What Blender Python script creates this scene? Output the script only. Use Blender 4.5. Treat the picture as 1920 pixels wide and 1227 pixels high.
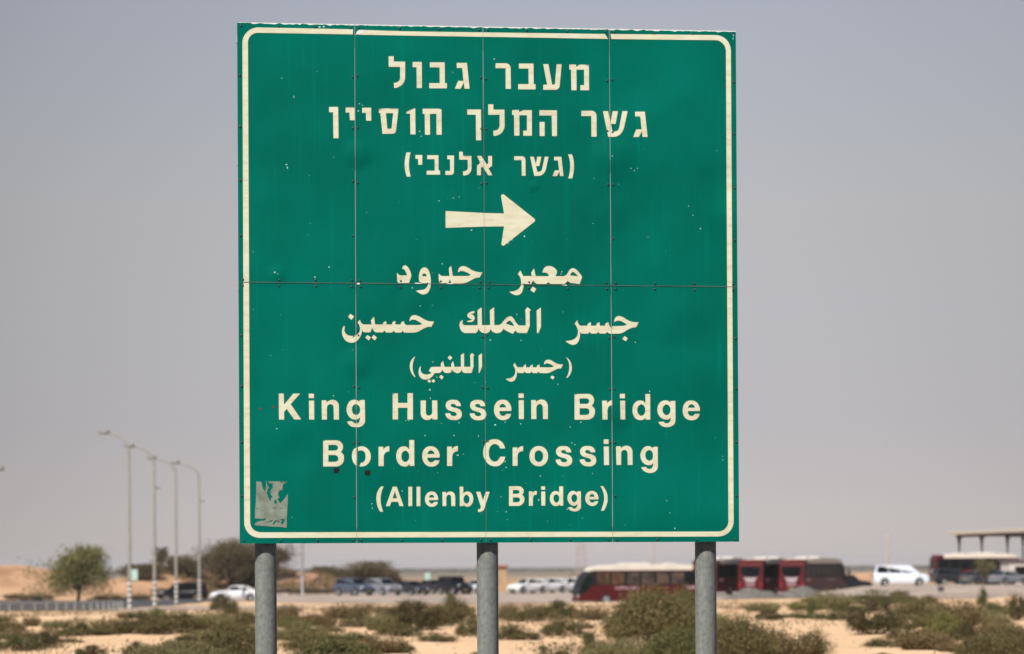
import bpy, bmesh, math, random
from mathutils import Vector, Matrix, noise
from mathutils.geometry import tessellate_polygon

R = math.radians
for o in list(bpy.data.objects):
    bpy.data.objects.remove(o)
SC = bpy.context.scene
COL = SC.collection

# ------------------------------------------------------------------ camera
F = 5350.0                      # focal length in photo pixels (photo 1920 wide)
CX, CY = 960.0, 1061.0          # where the horizon meets the optical axis
ROLL = 0.0062
CAMZ = 1.8
cd = bpy.data.cameras.new("camera")
cam = bpy.data.objects.new("camera", cd)
COL.objects.link(cam)
SC.camera = cam
cd.sensor_width = 36.0
cd.lens = F / 1920.0 * 36.0
cd.shift_y = (CY - 613.5) / 1920.0
cd.clip_start = 0.1
cd.clip_end = 30000
cd.dof.use_dof = True
cd.dof.focus_distance = 20.0
cd.dof.aperture_fstop = 3.0
rt = Vector((math.cos(ROLL), 0, -math.sin(ROLL)))
up = Vector((math.sin(ROLL), 0, math.cos(ROLL)))
bk = Vector((0, -1, 0))
cam.matrix_world = Matrix(((rt.x, up.x, bk.x, 0), (rt.y, up.y, bk.y, 0), (rt.z, up.z, bk.z, CAMZ), (0, 0, 0, 1)))

# ------------------------------------------------------------------ sun and sky
SUN_EL, SUN_AZ = R(45), R(28)   # the sun stands behind the photographer, to the left
TO_SUN = Vector((-math.sin(SUN_AZ) * math.cos(SUN_EL), -math.cos(SUN_AZ) * math.cos(SUN_EL), math.sin(SUN_EL)))
ld = bpy.data.lights.new("sun", 'SUN')
ld.energy = 5.0
ld.angle = R(0.55)
ld.color = (1.0, 0.955, 0.89)
sun = bpy.data.objects.new("sun", ld)
sun.rotation_euler = TO_SUN.to_track_quat('Z', 'Y').to_euler()
sun.location = TO_SUN * 60
COL.objects.link(sun)

W = bpy.data.worlds.new("World")
SC.world = W
W.use_nodes = True
nt = W.node_tree
nt.nodes.clear()
out = nt.nodes.new('ShaderNodeOutputWorld')
bg = nt.nodes.new('ShaderNodeBackground')
sky = nt.nodes.new('ShaderNodeTexSky')
sky.sky_type = 'NISHITA'
sky.sun_disc = False
sky.sun_elevation = SUN_EL
sky.sun_rotation = math.atan2(TO_SUN.x, TO_SUN.y)
sky.air_density = 1.0
sky.dust_density = 4.0
bg.inputs['Strength'].default_value = 0.06
tc = nt.nodes.new('ShaderNodeTexCoord')
sep = nt.nodes.new('ShaderNodeSeparateXYZ')
nt.links.new(tc.outputs['Generated'], sep.inputs[0])
ramp = nt.nodes.new('ShaderNodeValToRGB')          # dusty air near the horizon, by elevation
cr = ramp.color_ramp
cr.elements[0].position = 0.0
cr.elements[0].color = (7.362, 6.556, 6.338, 1)
cr.elements[1].position = 1.0
cr.elements[1].color = (0.896, 1.536, 3.073, 1)
for p, c in ((0.02, (6.978, 6.466, 6.402, 1)), (0.05, (6.210, 6.044, 6.236, 1)), (0.09, (6.146, 6.056, 6.338, 1)), (0.125, (6.120, 6.120, 6.338, 1)), (0.148, (5.736, 5.915, 6.440, 1)), (0.2, (4.994, 5.378, 6.274, 1)), (0.26, (3.073, 3.585, 4.738, 1)), (0.4, (1.280, 1.921, 3.457, 1))):
    e = cr.elements.new(p)
    e.color = c
# the left part of the sky is a little bluer and darker
xc = nt.nodes.new('ShaderNodeClamp'); xc.inputs['Min'].default_value = -0.2; xc.inputs['Max'].default_value = 0.2
nt.links.new(sep.outputs['X'], xc.inputs['Value'])
xq = nt.nodes.new('ShaderNodeMath'); xq.operation = 'MULTIPLY_ADD'; xq.inputs[1].default_value = -5.2; xq.inputs[2].default_value = 0.35
nt.links.new(xc.outputs[0], xq.inputs[0])
mxx = nt.nodes.new('ShaderNodeMath'); mxx.operation = 'MULTIPLY_ADD'; mxx.inputs[2].default_value = 1.04
nt.links.new(xc.outputs[0], mxx.inputs[0]); nt.links.new(xq.outputs[0], mxx.inputs[1])
nz = nt.nodes.new('ShaderNodeTexNoise'); nz.inputs['Scale'].default_value = 7.0; nz.inputs['Detail'].default_value = 3.0
nt.links.new(tc.outputs['Generated'], nz.inputs['Vector'])
nzm = nt.nodes.new('ShaderNodeMath'); nzm.operation = 'MULTIPLY_ADD'
nzm.inputs[1].default_value = 0.07; nzm.inputs[2].default_value = -0.035
nt.links.new(nz.outputs['Fac'], nzm.inputs[0])
addm = nt.nodes.new('ShaderNodeMath'); addm.operation = 'ADD'
nt.links.new(mxx.outputs[0], addm.inputs[0]); nt.links.new(nzm.outputs[0], addm.inputs[1])
vm = nt.nodes.new('ShaderNodeVectorMath'); vm.operation = 'SCALE'
nt.links.new(sep.outputs['Z'], ramp.inputs['Fac'])
nt.links.new(ramp.outputs['Color'], vm.inputs[0]); nt.links.new(addm.outputs[0], vm.inputs['Scale'])
mr = nt.nodes.new('ShaderNodeMapRange'); mr.interpolation_type = 'SMOOTHSTEP'
mr.inputs['From Min'].default_value = 0.35; mr.inputs['From Max'].default_value = 0.9
nt.links.new(sep.outputs['Z'], mr.inputs['Value'])
mix = nt.nodes.new('ShaderNodeMix'); mix.data_type = 'RGBA'
nt.links.new(mr.outputs['Result'], mix.inputs[0])
nt.links.new(vm.outputs[0], mix.inputs[6]); nt.links.new(sky.outputs[0], mix.inputs[7])
nt.links.new(mix.outputs[2], bg.inputs['Color'])
nt.links.new(bg.outputs[0], out.inputs[0])

vs = SC.view_settings
SC.display_settings.display_device = 'sRGB'
vs.view_transform = 'Standard'
vs.look = 'None'
vs.exposure = 0.38
vs.gamma = 1.0
vs.use_curve_mapping = False
SC.cycles.use_denoising = True
SC.cycles.volume_bounces = 0
SC.cycles.max_bounces = 6
SC.cycles.diffuse_bounces = 3

# ------------------------------------------------------------------ helpers
def ray(px, py):
    u = (px - CX) / F
    v = -(py - CY) / F
    return rt * u + up * v + Vector((0, 1, 0))

def at(px, py, Y):
    return Vector((0, 0, CAMZ)) + ray(px, py) * Y

def tag(o, label=None, cat=None, group=None, kind=None):
    if label: o['label'] = label
    if cat: o['category'] = cat
    if group: o['group'] = group
    if kind: o['kind'] = kind
    return o

def empty(name, loc=(0, 0, 0), rz=0.0, label=None, cat=None, group=None):
    o = bpy.data.objects.new(name, None)
    o.location = loc
    o.rotation_euler = (0, 0, rz)
    o.empty_display_size = 0.3
    COL.objects.link(o)
    return tag(o, label, cat, group)

class MB:
    """collects faces, then links them as ONE mesh object"""
    def __init__(s):
        s.v = []; s.f = []; s.m = []; s.sm = []
    def add(s, vs, fs, mi=0, smooth=False):
        b = len(s.v)
        s.v += [tuple(p) for p in vs]
        for f in fs:
            s.f.append(tuple(b + i for i in f)); s.m.append(mi); s.sm.append(smooth)
        return s
    def box(s, c, d, mi=0, rot=None):
        x, y, z = d[0] / 2, d[1] / 2, d[2] / 2
        P = [Vector((a, b, e)) for a in (-x, x) for b in (-y, y) for e in (-z, z)]
        if rot is not None: P = [rot @ p for p in P]
        P = [p + Vector(c) for p in P]
        return s.add(P, [(0, 1, 3, 2), (4, 6, 7, 5), (0, 4, 5, 1), (2, 3, 7, 6), (0, 2, 6, 4), (1, 5, 7, 3)], mi)
    def tube(s, pts, rad, n=8, mi=0, cap=True):
        pts = [Vector(p) for p in pts]
        if not hasattr(rad, '__len__'): rad = [rad] * len(pts)
        rings = []
        ref = Vector((0.31, 0.17, 0.93))
        for i, p in enumerate(pts):
            a = pts[max(0, i - 1)]; b = pts[min(len(pts) - 1, i + 1)]
            t = (b - a).normalized()
            if abs(t.dot(ref)) > 0.97: ref = Vector((1, 0.1, 0))
            u = t.cross(ref).normalized(); w = t.cross(u)
            rings.append([p + (u * math.cos(2 * math.pi * k / n) + w * math.sin(2 * math.pi * k / n)) * rad[i] for k in range(n)])
        V = [q for r in rings for q in r]
        Fc = []
        for i in range(len(pts) - 1):
            for k in range(n):
                Fc.append((i * n + k, i * n + (k + 1) % n, (i + 1) * n + (k + 1) % n, (i + 1) * n + k))
        s.add(V, Fc, mi, True)
        if cap:
            s.add(rings[0], [tuple(reversed(range(n)))], mi); s.add(rings[-1], [tuple(range(n))], mi)
        return s
    def lathe(s, prof, n=20, axis='Z', c=(0, 0, 0), mi=0):
        """prof: list of (radius, height along axis)"""
        def pt(r, h, a):
            q = (r * math.cos(a), r * math.sin(a), h)
            if axis == 'Y': q = (q[0], q[2], q[1])
            if axis == 'X': q = (q[2], q[0], q[1])
            return (q[0] + c[0], q[1] + c[1], q[2] + c[2])
        V = [pt(r, h, 2 * math.pi * k / n) for r, h in prof for k in range(n)]
        Fc = []
        for i in range(len(prof) - 1):
            for k in range(n):
                Fc.append((i * n + k, i * n + (k + 1) % n, (i + 1) * n + (k + 1) % n, (i + 1) * n + k))
        return s.add(V, Fc, mi, True)
    def prism_y(s, poly, y0, y1, mi=0):
        """polygon in (x, z) extruded along y"""
        n = len(poly)
        tris = tessellate_polygon([[Vector((p[0], p[1], 0)) for p in poly]])
        A = [(p[0], y0, p[1]) for p in poly]; B = [(p[0], y1, p[1]) for p in poly]
        s.add(A + B, [tuple(t) for t in tris] + [tuple(n + i for i in reversed(t)) for t in tris]
              + [(i, (i + 1) % n, n + (i + 1) % n, n + i) for i in range(n)], mi)
        return s
    def build(s, name, mats, parent=None, bevel=0.0, seg=2, smooth=False, loc=None, rz=None):
        me = bpy.data.meshes.new(name)
        me.from_pydata(s.v, [], s.f)
        if not isinstance(mats, (list, tuple)): mats = [mats]
        for m in mats: me.materials.append(m)
        me.polygons.foreach_set('material_index', s.m)
        me.polygons.foreach_set('use_smooth', [True] * len(s.f) if smooth else s.sm)
        bm = bmesh.new(); bm.from_mesh(me)
        bmesh.ops.recalc_face_normals(bm, faces=bm.faces)
        bm.to_mesh(me); bm.free()
        me.update()
        o = bpy.data.objects.new(name, me)
        COL.objects.link(o)
        if parent is not None: o.parent = parent
        if loc is not None: o.location = loc
        if rz is not None: o.rotation_euler = (0, 0, rz)
        if bevel:
            bv = o.modifiers.new('bevel', 'BEVEL'); bv.width = bevel; bv.segments = seg; bv.limit_method = 'ANGLE'
            bv.angle_limit = R(32); bv.harden_normals = False
        return o

ALB = 0.78   # every surface colour is written for exposure 0; the picture is exposed a little brighter
def alb(c): return tuple(x * ALB for x in c)

def newmat(name):
    m = bpy.data.materials.new(name)
    m.use_nodes = True
    n = m.node_tree
    return m, n, n.nodes['Principled BSDF']

def L(n, a, b): n.links.new(a, b)

def pmat(name, base, rough=0.6, metal=0.0, spec=0.5, var=0.12, scale=3.0, bump=0.0, bscale=30.0, coat=0.0, tint=None, stretch=None, detail=4.0):
    """procedural paint/stone/metal: base colour broken up by noise, roughness too"""
    base = alb(base)
    if tint: tint = alb(tint)
    m, n, b = newmat(name)
    tcn = n.nodes.new('ShaderNodeTexCoord')
    vec = tcn.outputs['Object']
    if stretch:
        mp = n.nodes.new('ShaderNodeMapping'); mp.inputs['Scale'].default_value = stretch
        L(n, vec, mp.inputs[0]); vec = mp.outputs[0]
    nx = n.nodes.new('ShaderNodeTexNoise'); nx.inputs['Scale'].default_value = scale; nx.inputs['Detail'].default_value = detail
    L(n, vec, nx.inputs['Vector'])
    rp = n.nodes.new('ShaderNodeValToRGB')
    lo = tint if tint else tuple(c * (1 - var) for c in base)
    hi = tuple(min(1, c * (1 + var)) for c in base)
    rp.color_ramp.elements[0].color = (*lo, 1); rp.color_ramp.elements[1].color = (*hi, 1)
    rp.color_ramp.elements[0].position = 0.32; rp.color_ramp.elements[1].position = 0.68
    L(n, nx.outputs['Fac'], rp.inputs[0]); L(n, rp.outputs[0], b.inputs['Base Color'])
    b.inputs['Roughness'].default_value = rough
    b.inputs['Metallic'].default_value = metal
    b.inputs['Specular IOR Level'].default_value = spec
    b.inputs['Coat Weight'].default_value = coat
    b.inputs['Coat Roughness'].default_value = 0.08
    if bump:
        n2 = n.nodes.new('ShaderNodeTexNoise'); n2.inputs['Scale'].default_value = bscale; n2.inputs['Detail'].default_value = 5
        L(n, vec, n2.inputs['Vector'])
        bp = n.nodes.new('ShaderNodeBump'); bp.inputs['Strength'].default_value = 1.0; bp.inputs['Distance'].default_value = bump
        L(n, n2.outputs['Fac'], bp.inputs['Height']); L(n, bp.outputs[0], b.inputs['Normal'])
    return m

def leafmat(name, cols, trans=0.15):
    """foliage: every leaf picks its own shade"""
    cols = [alb(c) for c in cols]
    m, n, b = newmat(name)
    g = n.nodes.new('ShaderNodeNewGeometry')
    rp = n.nodes.new('ShaderNodeValToRGB')
    k = len(cols)
    rp.color_ramp.elements[0].color = (*cols[0], 1)
    rp.color_ramp.elements[1].color = (*cols[-1], 1)
    for i in range(1, k - 1):
        e = rp.color_ramp.elements.new(i / (k - 1)); e.color = (*cols[i], 1)
    L(n, g.outputs['Random Per Island'], rp.inputs[0]); L(n, rp.outputs[0], b.inputs['Base Color'])
    b.inputs['Roughness'].default_value = 0.75
    b.inputs['Specular IOR Level'].default_value = 0.2
    if trans:
        tr = n.nodes.new('ShaderNodeBsdfTranslucent'); L(n, rp.outputs[0], tr.inputs[0])
        ms = n.nodes.new('ShaderNodeMixShader'); ms.inputs[0].default_value = trans
        o = n.nodes['Material Output']
        L(n, b.outputs[0], ms.inputs[1]); L(n, tr.outputs[0], ms.inputs[2]); L(n, ms.outputs[0], o.inputs[0])
    return m

# ------------------------------------------------------------------ terrain
# known ground heights (photo pixel where something meets the ground, distance)
KNOWN = [(340, 1128, 290), (440, 1128, 259), (665, 1118, 276), (760, 1117, 282), (850, 1114, 288), (1130, 1134.5, 250), (1000, 1112.5, 285),
         (1690, 1099, 262), (1800, 1097, 300), (1760, 1096.5, 325), (1480, 1117.5, 266), (1590, 1113.5, 278), (243, 1143.5, 202),
         (290, 1138.5, 217), (331, 1133.5, 236), (374, 1128.5, 252), (567, 1117.5, 292), (20, 1150, 182), (130, 1147, 194), (1763, 1127, 188), (1850, 1124, 195)]
CP = [(p.x, p.y, p.z) for p in (at(*k) for k in KNOWN)]
for yy in (-30, 0, 20, 40, 60, 80, 95):
    for xx in (-60, -30, -15, 0, 15, 30, 60):
        CP.append((xx, yy, 0.0))
for yy, zz in ((345, -0.9), (400, -1.2), (500, -1.6), (700, -2.2), (1200, -3.0)):
    for t in (-0.5, -0.2, -0.08, 0.02, 0.12, 0.25, 0.5):
        CP.append((t * yy, yy, zz))
for yy in (120, 160, 200, 240, 280, 320):
    CP.append((-0.3 * yy, yy, -0.2 - 1.1 * (yy - 95) / 200)); CP.append((0.32 * yy, yy, -0.2 - 0.4 * (yy - 95) / 200))

def smooth01(t):
    t = max(0.0, min(1.0, t)); return t * t * (3 - 2 * t)

# banks of sand: (x, y, half width x, half width y, height)
def bank(px, top, base, Y, hwpx, wy=9.0):
    c = at(px, base, Y)
    return (c.x, Y, hwpx * Y / F, wy, 0.62 * (base - top) * Y / F)
BANKS = [bank(-20, 1072, 1122, 322, 75), bank(40, 1077, 1122, 324, 60), bank(95, 1083, 1122, 326, 45), bank(215, 1088, 1120, 325, 55), bank(290, 1080, 1117, 328, 55),
         bank(345, 1074, 1115, 330, 50), bank(420, 1074, 1113, 335, 60), bank(500, 1068, 1113, 335, 55), bank(560, 1080, 1112, 335, 45), bank(615, 1085, 1112, 335, 40),
         bank(1640, 1064, 1098, 368, 75), bank(1560, 1068, 1098, 372, 50), bank(1735, 1066, 1095, 375, 50), bank(1080, 1074, 1098, 372, 80), bank(980, 1077, 1098, 372, 60),
         bank(1912, 1106, 1126, 181, 42, 4.0), bank(1860, 1114, 1126, 178, 25, 3.5),
         bank(330, 1142, 1150, 172, 90, 5.0), bank(1390, 1142, 1150, 150, 40, 4.0)]

def terrain(x, y):
    if y > 1250: 
        base = -3.0
    else:
        sw = sz = 0.0
        for a, b, c in CP:
            d2 = (x - a) ** 2 + (y - b) ** 2 + 4.0
            w = 1.0 / (d2 * d2)
            sw += w; sz += w * c
        base = sz / sw
    for a, b, hx, hy, h in BANKS:
        q = ((x - a) / hx) ** 2 + ((y - b) / hy) ** 2
        if q < 8: base += h * math.exp(-q * 0.9) * (1 + 0.25 * noise.noise(Vector((x * 0.25, y * 0.25, 3.1))))
    if 25 < y < 200:
        k = smooth01((y - 25) / 12) * smooth01((200 - y) / 40)
        base += k * (0.10 * noise.noise(Vector((x * 0.22, y * 0.12, 0.0))) + 0.05 * noise.noise(Vector((x * 0.9, y * 0.5, 7.0))))
    return base

def hit(px, py, y0=24.0, y1=335.0):
    """where the line of sight through a photo pixel meets the ground"""
    d = ray(px, py); Y = y0
    while Y < y1:
        z = CAMZ + d.z * Y
        if z <= terrain(d.x * Y, Y): break
        Y += 1.0 if Y < 140 else 2.0
    return Vector((d.x * Y, Y, terrain(d.x * Y, Y))), Y

def on_ground(px, Y, dz=0.0):
    x = ray(px, 1100).x * Y
    return Vector((x, Y, terrain(x, Y) + dz))

def ground_material():
    m, n, b = newmat('desert_sand')
    g = n.nodes.new('ShaderNodeNewGeometry')
    def nse(scale, det, vec=None, rough=0.55):
        q = n.nodes.new('ShaderNodeTexNoise'); q.inputs['Scale'].default_value = scale; q.inputs['Detail'].default_value = det; q.inputs['Roughness'].default_value = rough
        L(n, vec or g.outputs['Position'], q.inputs['Vector']); return q.outputs['Fac']
    def rmp(v, stops):
        q = n.nodes.new('ShaderNodeValToRGB'); e = q.color_ramp.elements
        e[0].position, e[0].color = stops[0][0], (*stops[0][1], 1); e[1].position, e[1].color = stops[-1][0], (*stops[-1][1], 1)
        for p, c in stops[1:-1]:
            k = e.new(p); k.color = (*c, 1)
        L(n, v, q.inputs[0]); return q.outputs[0]
    def mixc(f, a, c):
        q = n.nodes.new('ShaderNodeMix'); q.data_type = 'RGBA'
        L(n, f, q.inputs[0]); L(n, a, q.inputs[6]); L(n, c, q.inputs[7]); return q.outputs[2]
    def mrange(v, a, c):
        q = n.nodes.new('ShaderNodeMapRange'); q.interpolation_type = 'SMOOTHSTEP'
        q.inputs['From Min'].default_value = a; q.inputs['From Max'].default_value = c
        L(n, v, q.inputs['Value']); return q.outputs['Result']
    sand = rmp(nse(0.35, 8), [(0.30, (0.4925, 0.3090, 0.1753)), (0.5, (0.6332, 0.4181, 0.2505)), (0.72, (0.7269, 0.5090, 0.3255))])
    grit = rmp(nse(6.0, 6, None, 0.7), [(0.38, (0.4221, 0.2848, 0.1753)), (0.52, (0.6332, 0.4363, 0.2693)), (0.75, (0.7385, 0.5453, 0.3630))])
    fine = mixc(nse(1.3, 4), sand, grit)
    bankc = rmp(nse(0.22, 7), [(0.30, (0.2574, 0.1482, 0.0819)), (0.5, (0.4056, 0.2457, 0.1443)), (0.7, (0.4680, 0.2964, 0.1833))])
    plain = rmp(nse(0.012, 9, None, 0.65), [(0.34, (0.1560, 0.1287, 0.0780)), (0.5, (0.3120, 0.2184, 0.1365)), (0.66, (0.4056, 0.2652, 0.1638))])
    field = rmp(nse(0.006, 8, None, 0.6), [(0.35, (0.12, 0.11, 0.085)), (0.6, (0.20, 0.165, 0.12))])
    sp = n.nodes.new('ShaderNodeSeparateXYZ'); L(n, g.outputs['Position'], sp.inputs[0])
    c1 = mixc(mrange(sp.outputs['Y'], 285, 318), fine, bankc)
    c2 = mixc(mrange(sp.outputs['Y'], 360, 480), c1, plain)
    c3 = mixc(mrange(sp.outputs['Y'], 1000, 1700), c2, field)
    L(n, c3, b.inputs['Base Color'])
    b.inputs['Roughness'].default_value = 0.95; b.inputs['Specular IOR Level'].default_value = 0.1
    bp = n.nodes.new('ShaderNodeBump'); bp.inputs['Distance'].default_value = 0.05; bp.inputs['Strength'].default_value = 0.8
    L(n, nse(5.0, 8, None, 0.7), bp.inputs['Height']); L(n, bp.outputs[0], b.inputs['Normal'])
    return m

ys = [-60, -40, -20, 0, 8, 14, 20, 24]
y = 25.0
while y < 130: ys.append(y); y += 1.1
while y < 365: ys.append(y); y += 2.0
while y < 9000: ys.append(y); y *= 1.09
NT = 240
gm = MB()
for y in ys:
    hw = 40 + 0.62 * max(0, y)
    for i in range(NT + 1):
        x = (i / NT * 2 - 1) * hw
        gm.v.append((x, y, terrain(x, y)))
for j in range(len(ys) - 1):
    for i in range(NT):
        a = j * (NT + 1) + i
        gm.f.append((a, a + 1, a + NT + 2, a + NT + 1)); gm.m.append(0); gm.sm.append(True)
ground = gm.build('ground', ground_material())
tag(ground, 'orange sandy desert ground with low banks', kind='structure')

def drape(name, rows, m, label, lift=0.03, n=60):
    """rows: (Y, x left, x right) - a sheet lying on the terrain"""
    b = MB()
    full = []
    for (Ya, la, ra), (Yb, lb, rb) in zip(rows, rows[1:]):
        k = max(1, int((Yb - Ya) / 2.0))
        for i in range(k):
            t = i / k
            full.append((Ya + (Yb - Ya) * t, la + (lb - la) * t, ra + (rb - ra) * t))
    full.append(rows[-1])
    for Y, l, r in full:
        for i in range(n + 1):
            x = l + (r - l) * i / n
            wob = 0.0
            if i in (0, n): wob = 1.2 * noise.noise(Vector((x * 0.1, Y * 0.23, 1.7)))
            b.v.append((x + wob, Y, terrain(x + wob, Y) + lift))
    for j in range(len(full) - 1):
        for i in range(n):
            a = j * (n + 1) + i
            b.f.append((a, a + 1, a + n + 2, a + n + 1)); b.m.append(0); b.sm.append(True)
    o = b.build(name, m)
    return tag(o, label, kind='structure')

asph_pale = pmat('dusty_asphalt', (0.42, 0.34, 0.285), 0.9, spec=0.2, var=0.22, scale=0.25, bump=0.01, bscale=9)
asph_dark = pmat('road_asphalt', (0.075, 0.075, 0.078), 0.85, spec=0.25, var=0.25, scale=0.4, bump=0.01, bscale=9)
verge_m = pmat('pale_gravel_verge', (0.50, 0.385, 0.30), 0.95, spec=0.1, var=0.2, scale=0.5, bump=0.02, bscale=5)
def X(px, Y): return (px - CX) / F * Y
drape('parking_lot', [(198, X(1660, 198), X(2050, 198)), (212, X(1540, 212), X(2050, 212)), (226, X(900, 226), X(2050, 226)), (236, X(620, 236), X(2050, 236)),
                      (248, X(500, 248), X(2050, 248)), (262, X(420, 262), X(2050, 262)), (310, X(470, 310), X(2050, 310)), (334, X(700, 334), X(2050, 334))],
      asph_pale, 'pale dusty asphalt of the parking lot', 0.04, 130)
drape('road', [(197, X(-80, 197), X(170, 197)), (207, X(-80, 207), X(205, 207)), (214, X(-80, 214), X(262, 214)), (228, X(-80, 228), X(318, 228)), (244, X(-80, 244), X(372, 244)), (268, X(-80, 268), X(480, 268)), (294, X(-80, 294), X(470, 294))],
      asph_dark, 'dark asphalt road behind the guard fence', 0.035, 60)
drape('verge', [(160, X(230, 160), X(420, 160)), (172, X(190, 172), X(470, 172)), (188, X(150, 188), X(480, 188)), (204, X(210, 204), X(520, 204)), (222, X(300, 222), X(600, 222))],
      verge_m, 'pale gravel verge at the edge of the road', 0.025, 50)

# far-off line of date palms and hedges at the foot of the sky: one mass
fm = MB(); rnd = random.Random(5)
for i in range(900):
    x = rnd.uniform(-900, 900); Y = rnd.uniform(2300, 2700)
    z = terrain(x, Y); h = rnd.uniform(1.2, 3.4); w = rnd.uniform(6, 16)
    for k in range(5):
        c = Vector((x + rnd.uniform(-w, w) * .5, Y + rnd.uniform(-4, 4), z))
        hh = h * rnd.uniform(.6, 1.0); ww = w * rnd.uniform(.2, .45)
        top = [c + Vector((ww * math.cos(a) * rnd.uniform(.7, 1), ww * math.sin(a), hh * .55)) for a in [j * math.pi / 3 for j in range(6)]]
        bot = [c + Vector((ww * .8 * math.cos(a), ww * .8 * math.sin(a), -.5)) for a in [j * math.pi / 3 for j in range(6)]]
        fm.add(top + bot + [c + Vector((0, 0, hh))], [(j, (j + 1) % 6, 6 + (j + 1) % 6, 6 + j) for j in range(6)] + [(j, 12, (j + 1) % 6) for j in range(6)], 0)
tag(fm.build('far_treeline', leafmat('far_foliage', [(0.085, 0.08, 0.066), (0.14, 0.128, 0.10)], 0)), 'dark line of distant vegetation along the horizon', kind='stuff')

# ------------------------------------------------------------------ the road sign
D0 = 20.0
_ul, _ur = (447 - CX) / F, (1382.5 - CX) / F
_dl, _dr = D0 * (1 - 0.01035), D0 * (1 + 0.01035)
_xl, _xr = _ul * _dl, _ur * _dr
SK = (_dr - _dl) / (_xr - _xl)                      # how fast the sign recedes to the right
SXC = (_xl + _xr) / 2
SN = Vector((SK, -1, 0)).normalized()               # normal of the sign face, towards the viewer
SU = Vector((1, SK, 0)).normalized()
SO = Vector((SXC, D0, CAMZ))
def S(px, py, off=0.0):
    d = ray(px, py)
    t = (D0 - SK * SXC) / (1 - SK * d.x)
    return Vector((0, 0, CAMZ)) + d * t + SN * off

sign = empty('road_sign', (SO.x, SO.y, 0), 0, 'large green road sign with cream Hebrew, Arabic and English writing on three grey steel posts', 'road sign')
INV = Matrix.Translation((-SO.x, -SO.y, 0))
def lo(p): return (p.x - SO.x, p.y - SO.y, p.z)

def dent_nodes(n, b, amount=1.0):
    """sheet metal that is not quite flat: broad waves and a few dents"""
    tcn = n.nodes.new('ShaderNodeTexCoord'); vec = tcn.outputs['Object']
    q = n.nodes.new('ShaderNodeTexNoise'); q.inputs['Scale'].default_value = 1.7; q.inputs['Detail'].default_value = 1.5
    L(n, vec, q.inputs['Vector'])
    acc = n.nodes.new('ShaderNodeMath'); acc.operation = 'MULTIPLY'; acc.inputs[1].default_value = 0.022
    L(n, q.outputs['Fac'], acc.inputs[0]); val = acc.outputs[0]
    for px, py, r, h in ((1150, 290, .22, .010), (1345, 350, .24, -.008), (668, 290, .14, .007), (1148, 400, .18, .006), (668, 680, .16, .007), (905, 620, .18, -.005),
                         (1150, 770, .20, .007), (1000, 350, .06, .003), (520, 515, .10, .005), (780, 560, .15, .005), (1260, 600, .3, .006), (1200, 180, .25, -.005), (560, 850, .2, -.005), (1050, 950, .22, .005)):
        c = lo(S(px, py))
        ds = n.nodes.new('ShaderNodeVectorMath'); ds.operation = 'DISTANCE'; ds.inputs[1].default_value = c
        L(n, vec, ds.inputs[0])
        mp = n.nodes.new('ShaderNodeMapRange'); mp.interpolation_type = 'SMOOTHERSTEP'
        mp.inputs['From Min'].default_value = 0; mp.inputs['From Max'].default_value = r; mp.inputs['To Min'].default_value = h; mp.inputs['To Max'].default_value = 0
        L(n, ds.outputs['Value'], mp.inputs['Value'])
        ad = n.nodes.new('ShaderNodeMath'); ad.operation = 'ADD'
        L(n, val, ad.inputs[0]); L(n, mp.outputs[0], ad.inputs[1]); val = ad.outputs[0]
    bp = n.nodes.new('ShaderNodeBump'); bp.inputs['Distance'].default_value = amount; bp.inputs['Strength'].default_value = 1.0
    L(n, val, bp.inputs['Height']); L(n, bp.outputs[0], b.inputs['Normal'])

def green_material():
    m, n, b = newmat('green_reflective_sheet')
    tcn = n.nodes.new('ShaderNodeTexCoord'); vec = tcn.outputs['Object']
    n1 = n.nodes.new('ShaderNodeTexNoise'); n1.inputs['Scale'].default_value = 1.1; n1.inputs['Detail'].default_value = 3
    L(n, vec, n1.inputs['Vector'])
    r1 = n.nodes.new('ShaderNodeValToRGB')
    r1.color_ramp.elements[0].position = .3; r1.color_ramp.elements[0].color = (0.0, 0.0913, 0.0638, 1)
    r1.color_ramp.elements[1].position = .7; r1.color_ramp.elements[1].color = (0.0, 0.1228, 0.0908, 1)
    L(n, n1.outputs['Fac'], r1.inputs[0])
    # faint runs of rain-washed dust, drawn down the sheet
    mp = n.nodes.new('ShaderNodeMapping'); mp.inputs['Scale'].default_value = (38, 38, 1.1); L(n, vec, mp.inputs[0])
    n2 = n.nodes.new('ShaderNodeTexNoise'); n2.inputs['Scale'].default_value = 1.0; n2.inputs['Detail'].default_value = 3; L(n, mp.outputs[0], n2.inputs['Vector'])
    r2 = n.nodes.new('ShaderNodeValToRGB'); r2.color_ramp.elements[0].position = .58; r2.color_ramp.elements[1].position = .80
    r2.color_ramp.elements[0].color = (0, 0, 0, 1); r2.color_ramp.elements[1].color = (.30, .30, .30, 1); L(n, n2.outputs['Fac'], r2.inputs[0])
    mx = n.nodes.new('ShaderNodeMix'); mx.data_type = 'RGBA'; mx.inputs[7].default_value = (0.0, 0.1878, 0.1405, 1)
    L(n, r2.outputs[0], mx.inputs[0]); L(n, r1.outputs[0], mx.inputs[6]); L(n, mx.outputs[2], b.inputs['Base Color'])
    b.inputs['Roughness'].default_value = 0.4; b.inputs['Specular IOR Level'].default_value = 0.03
    dent_nodes(n, b, 1.7)
    return m

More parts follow.
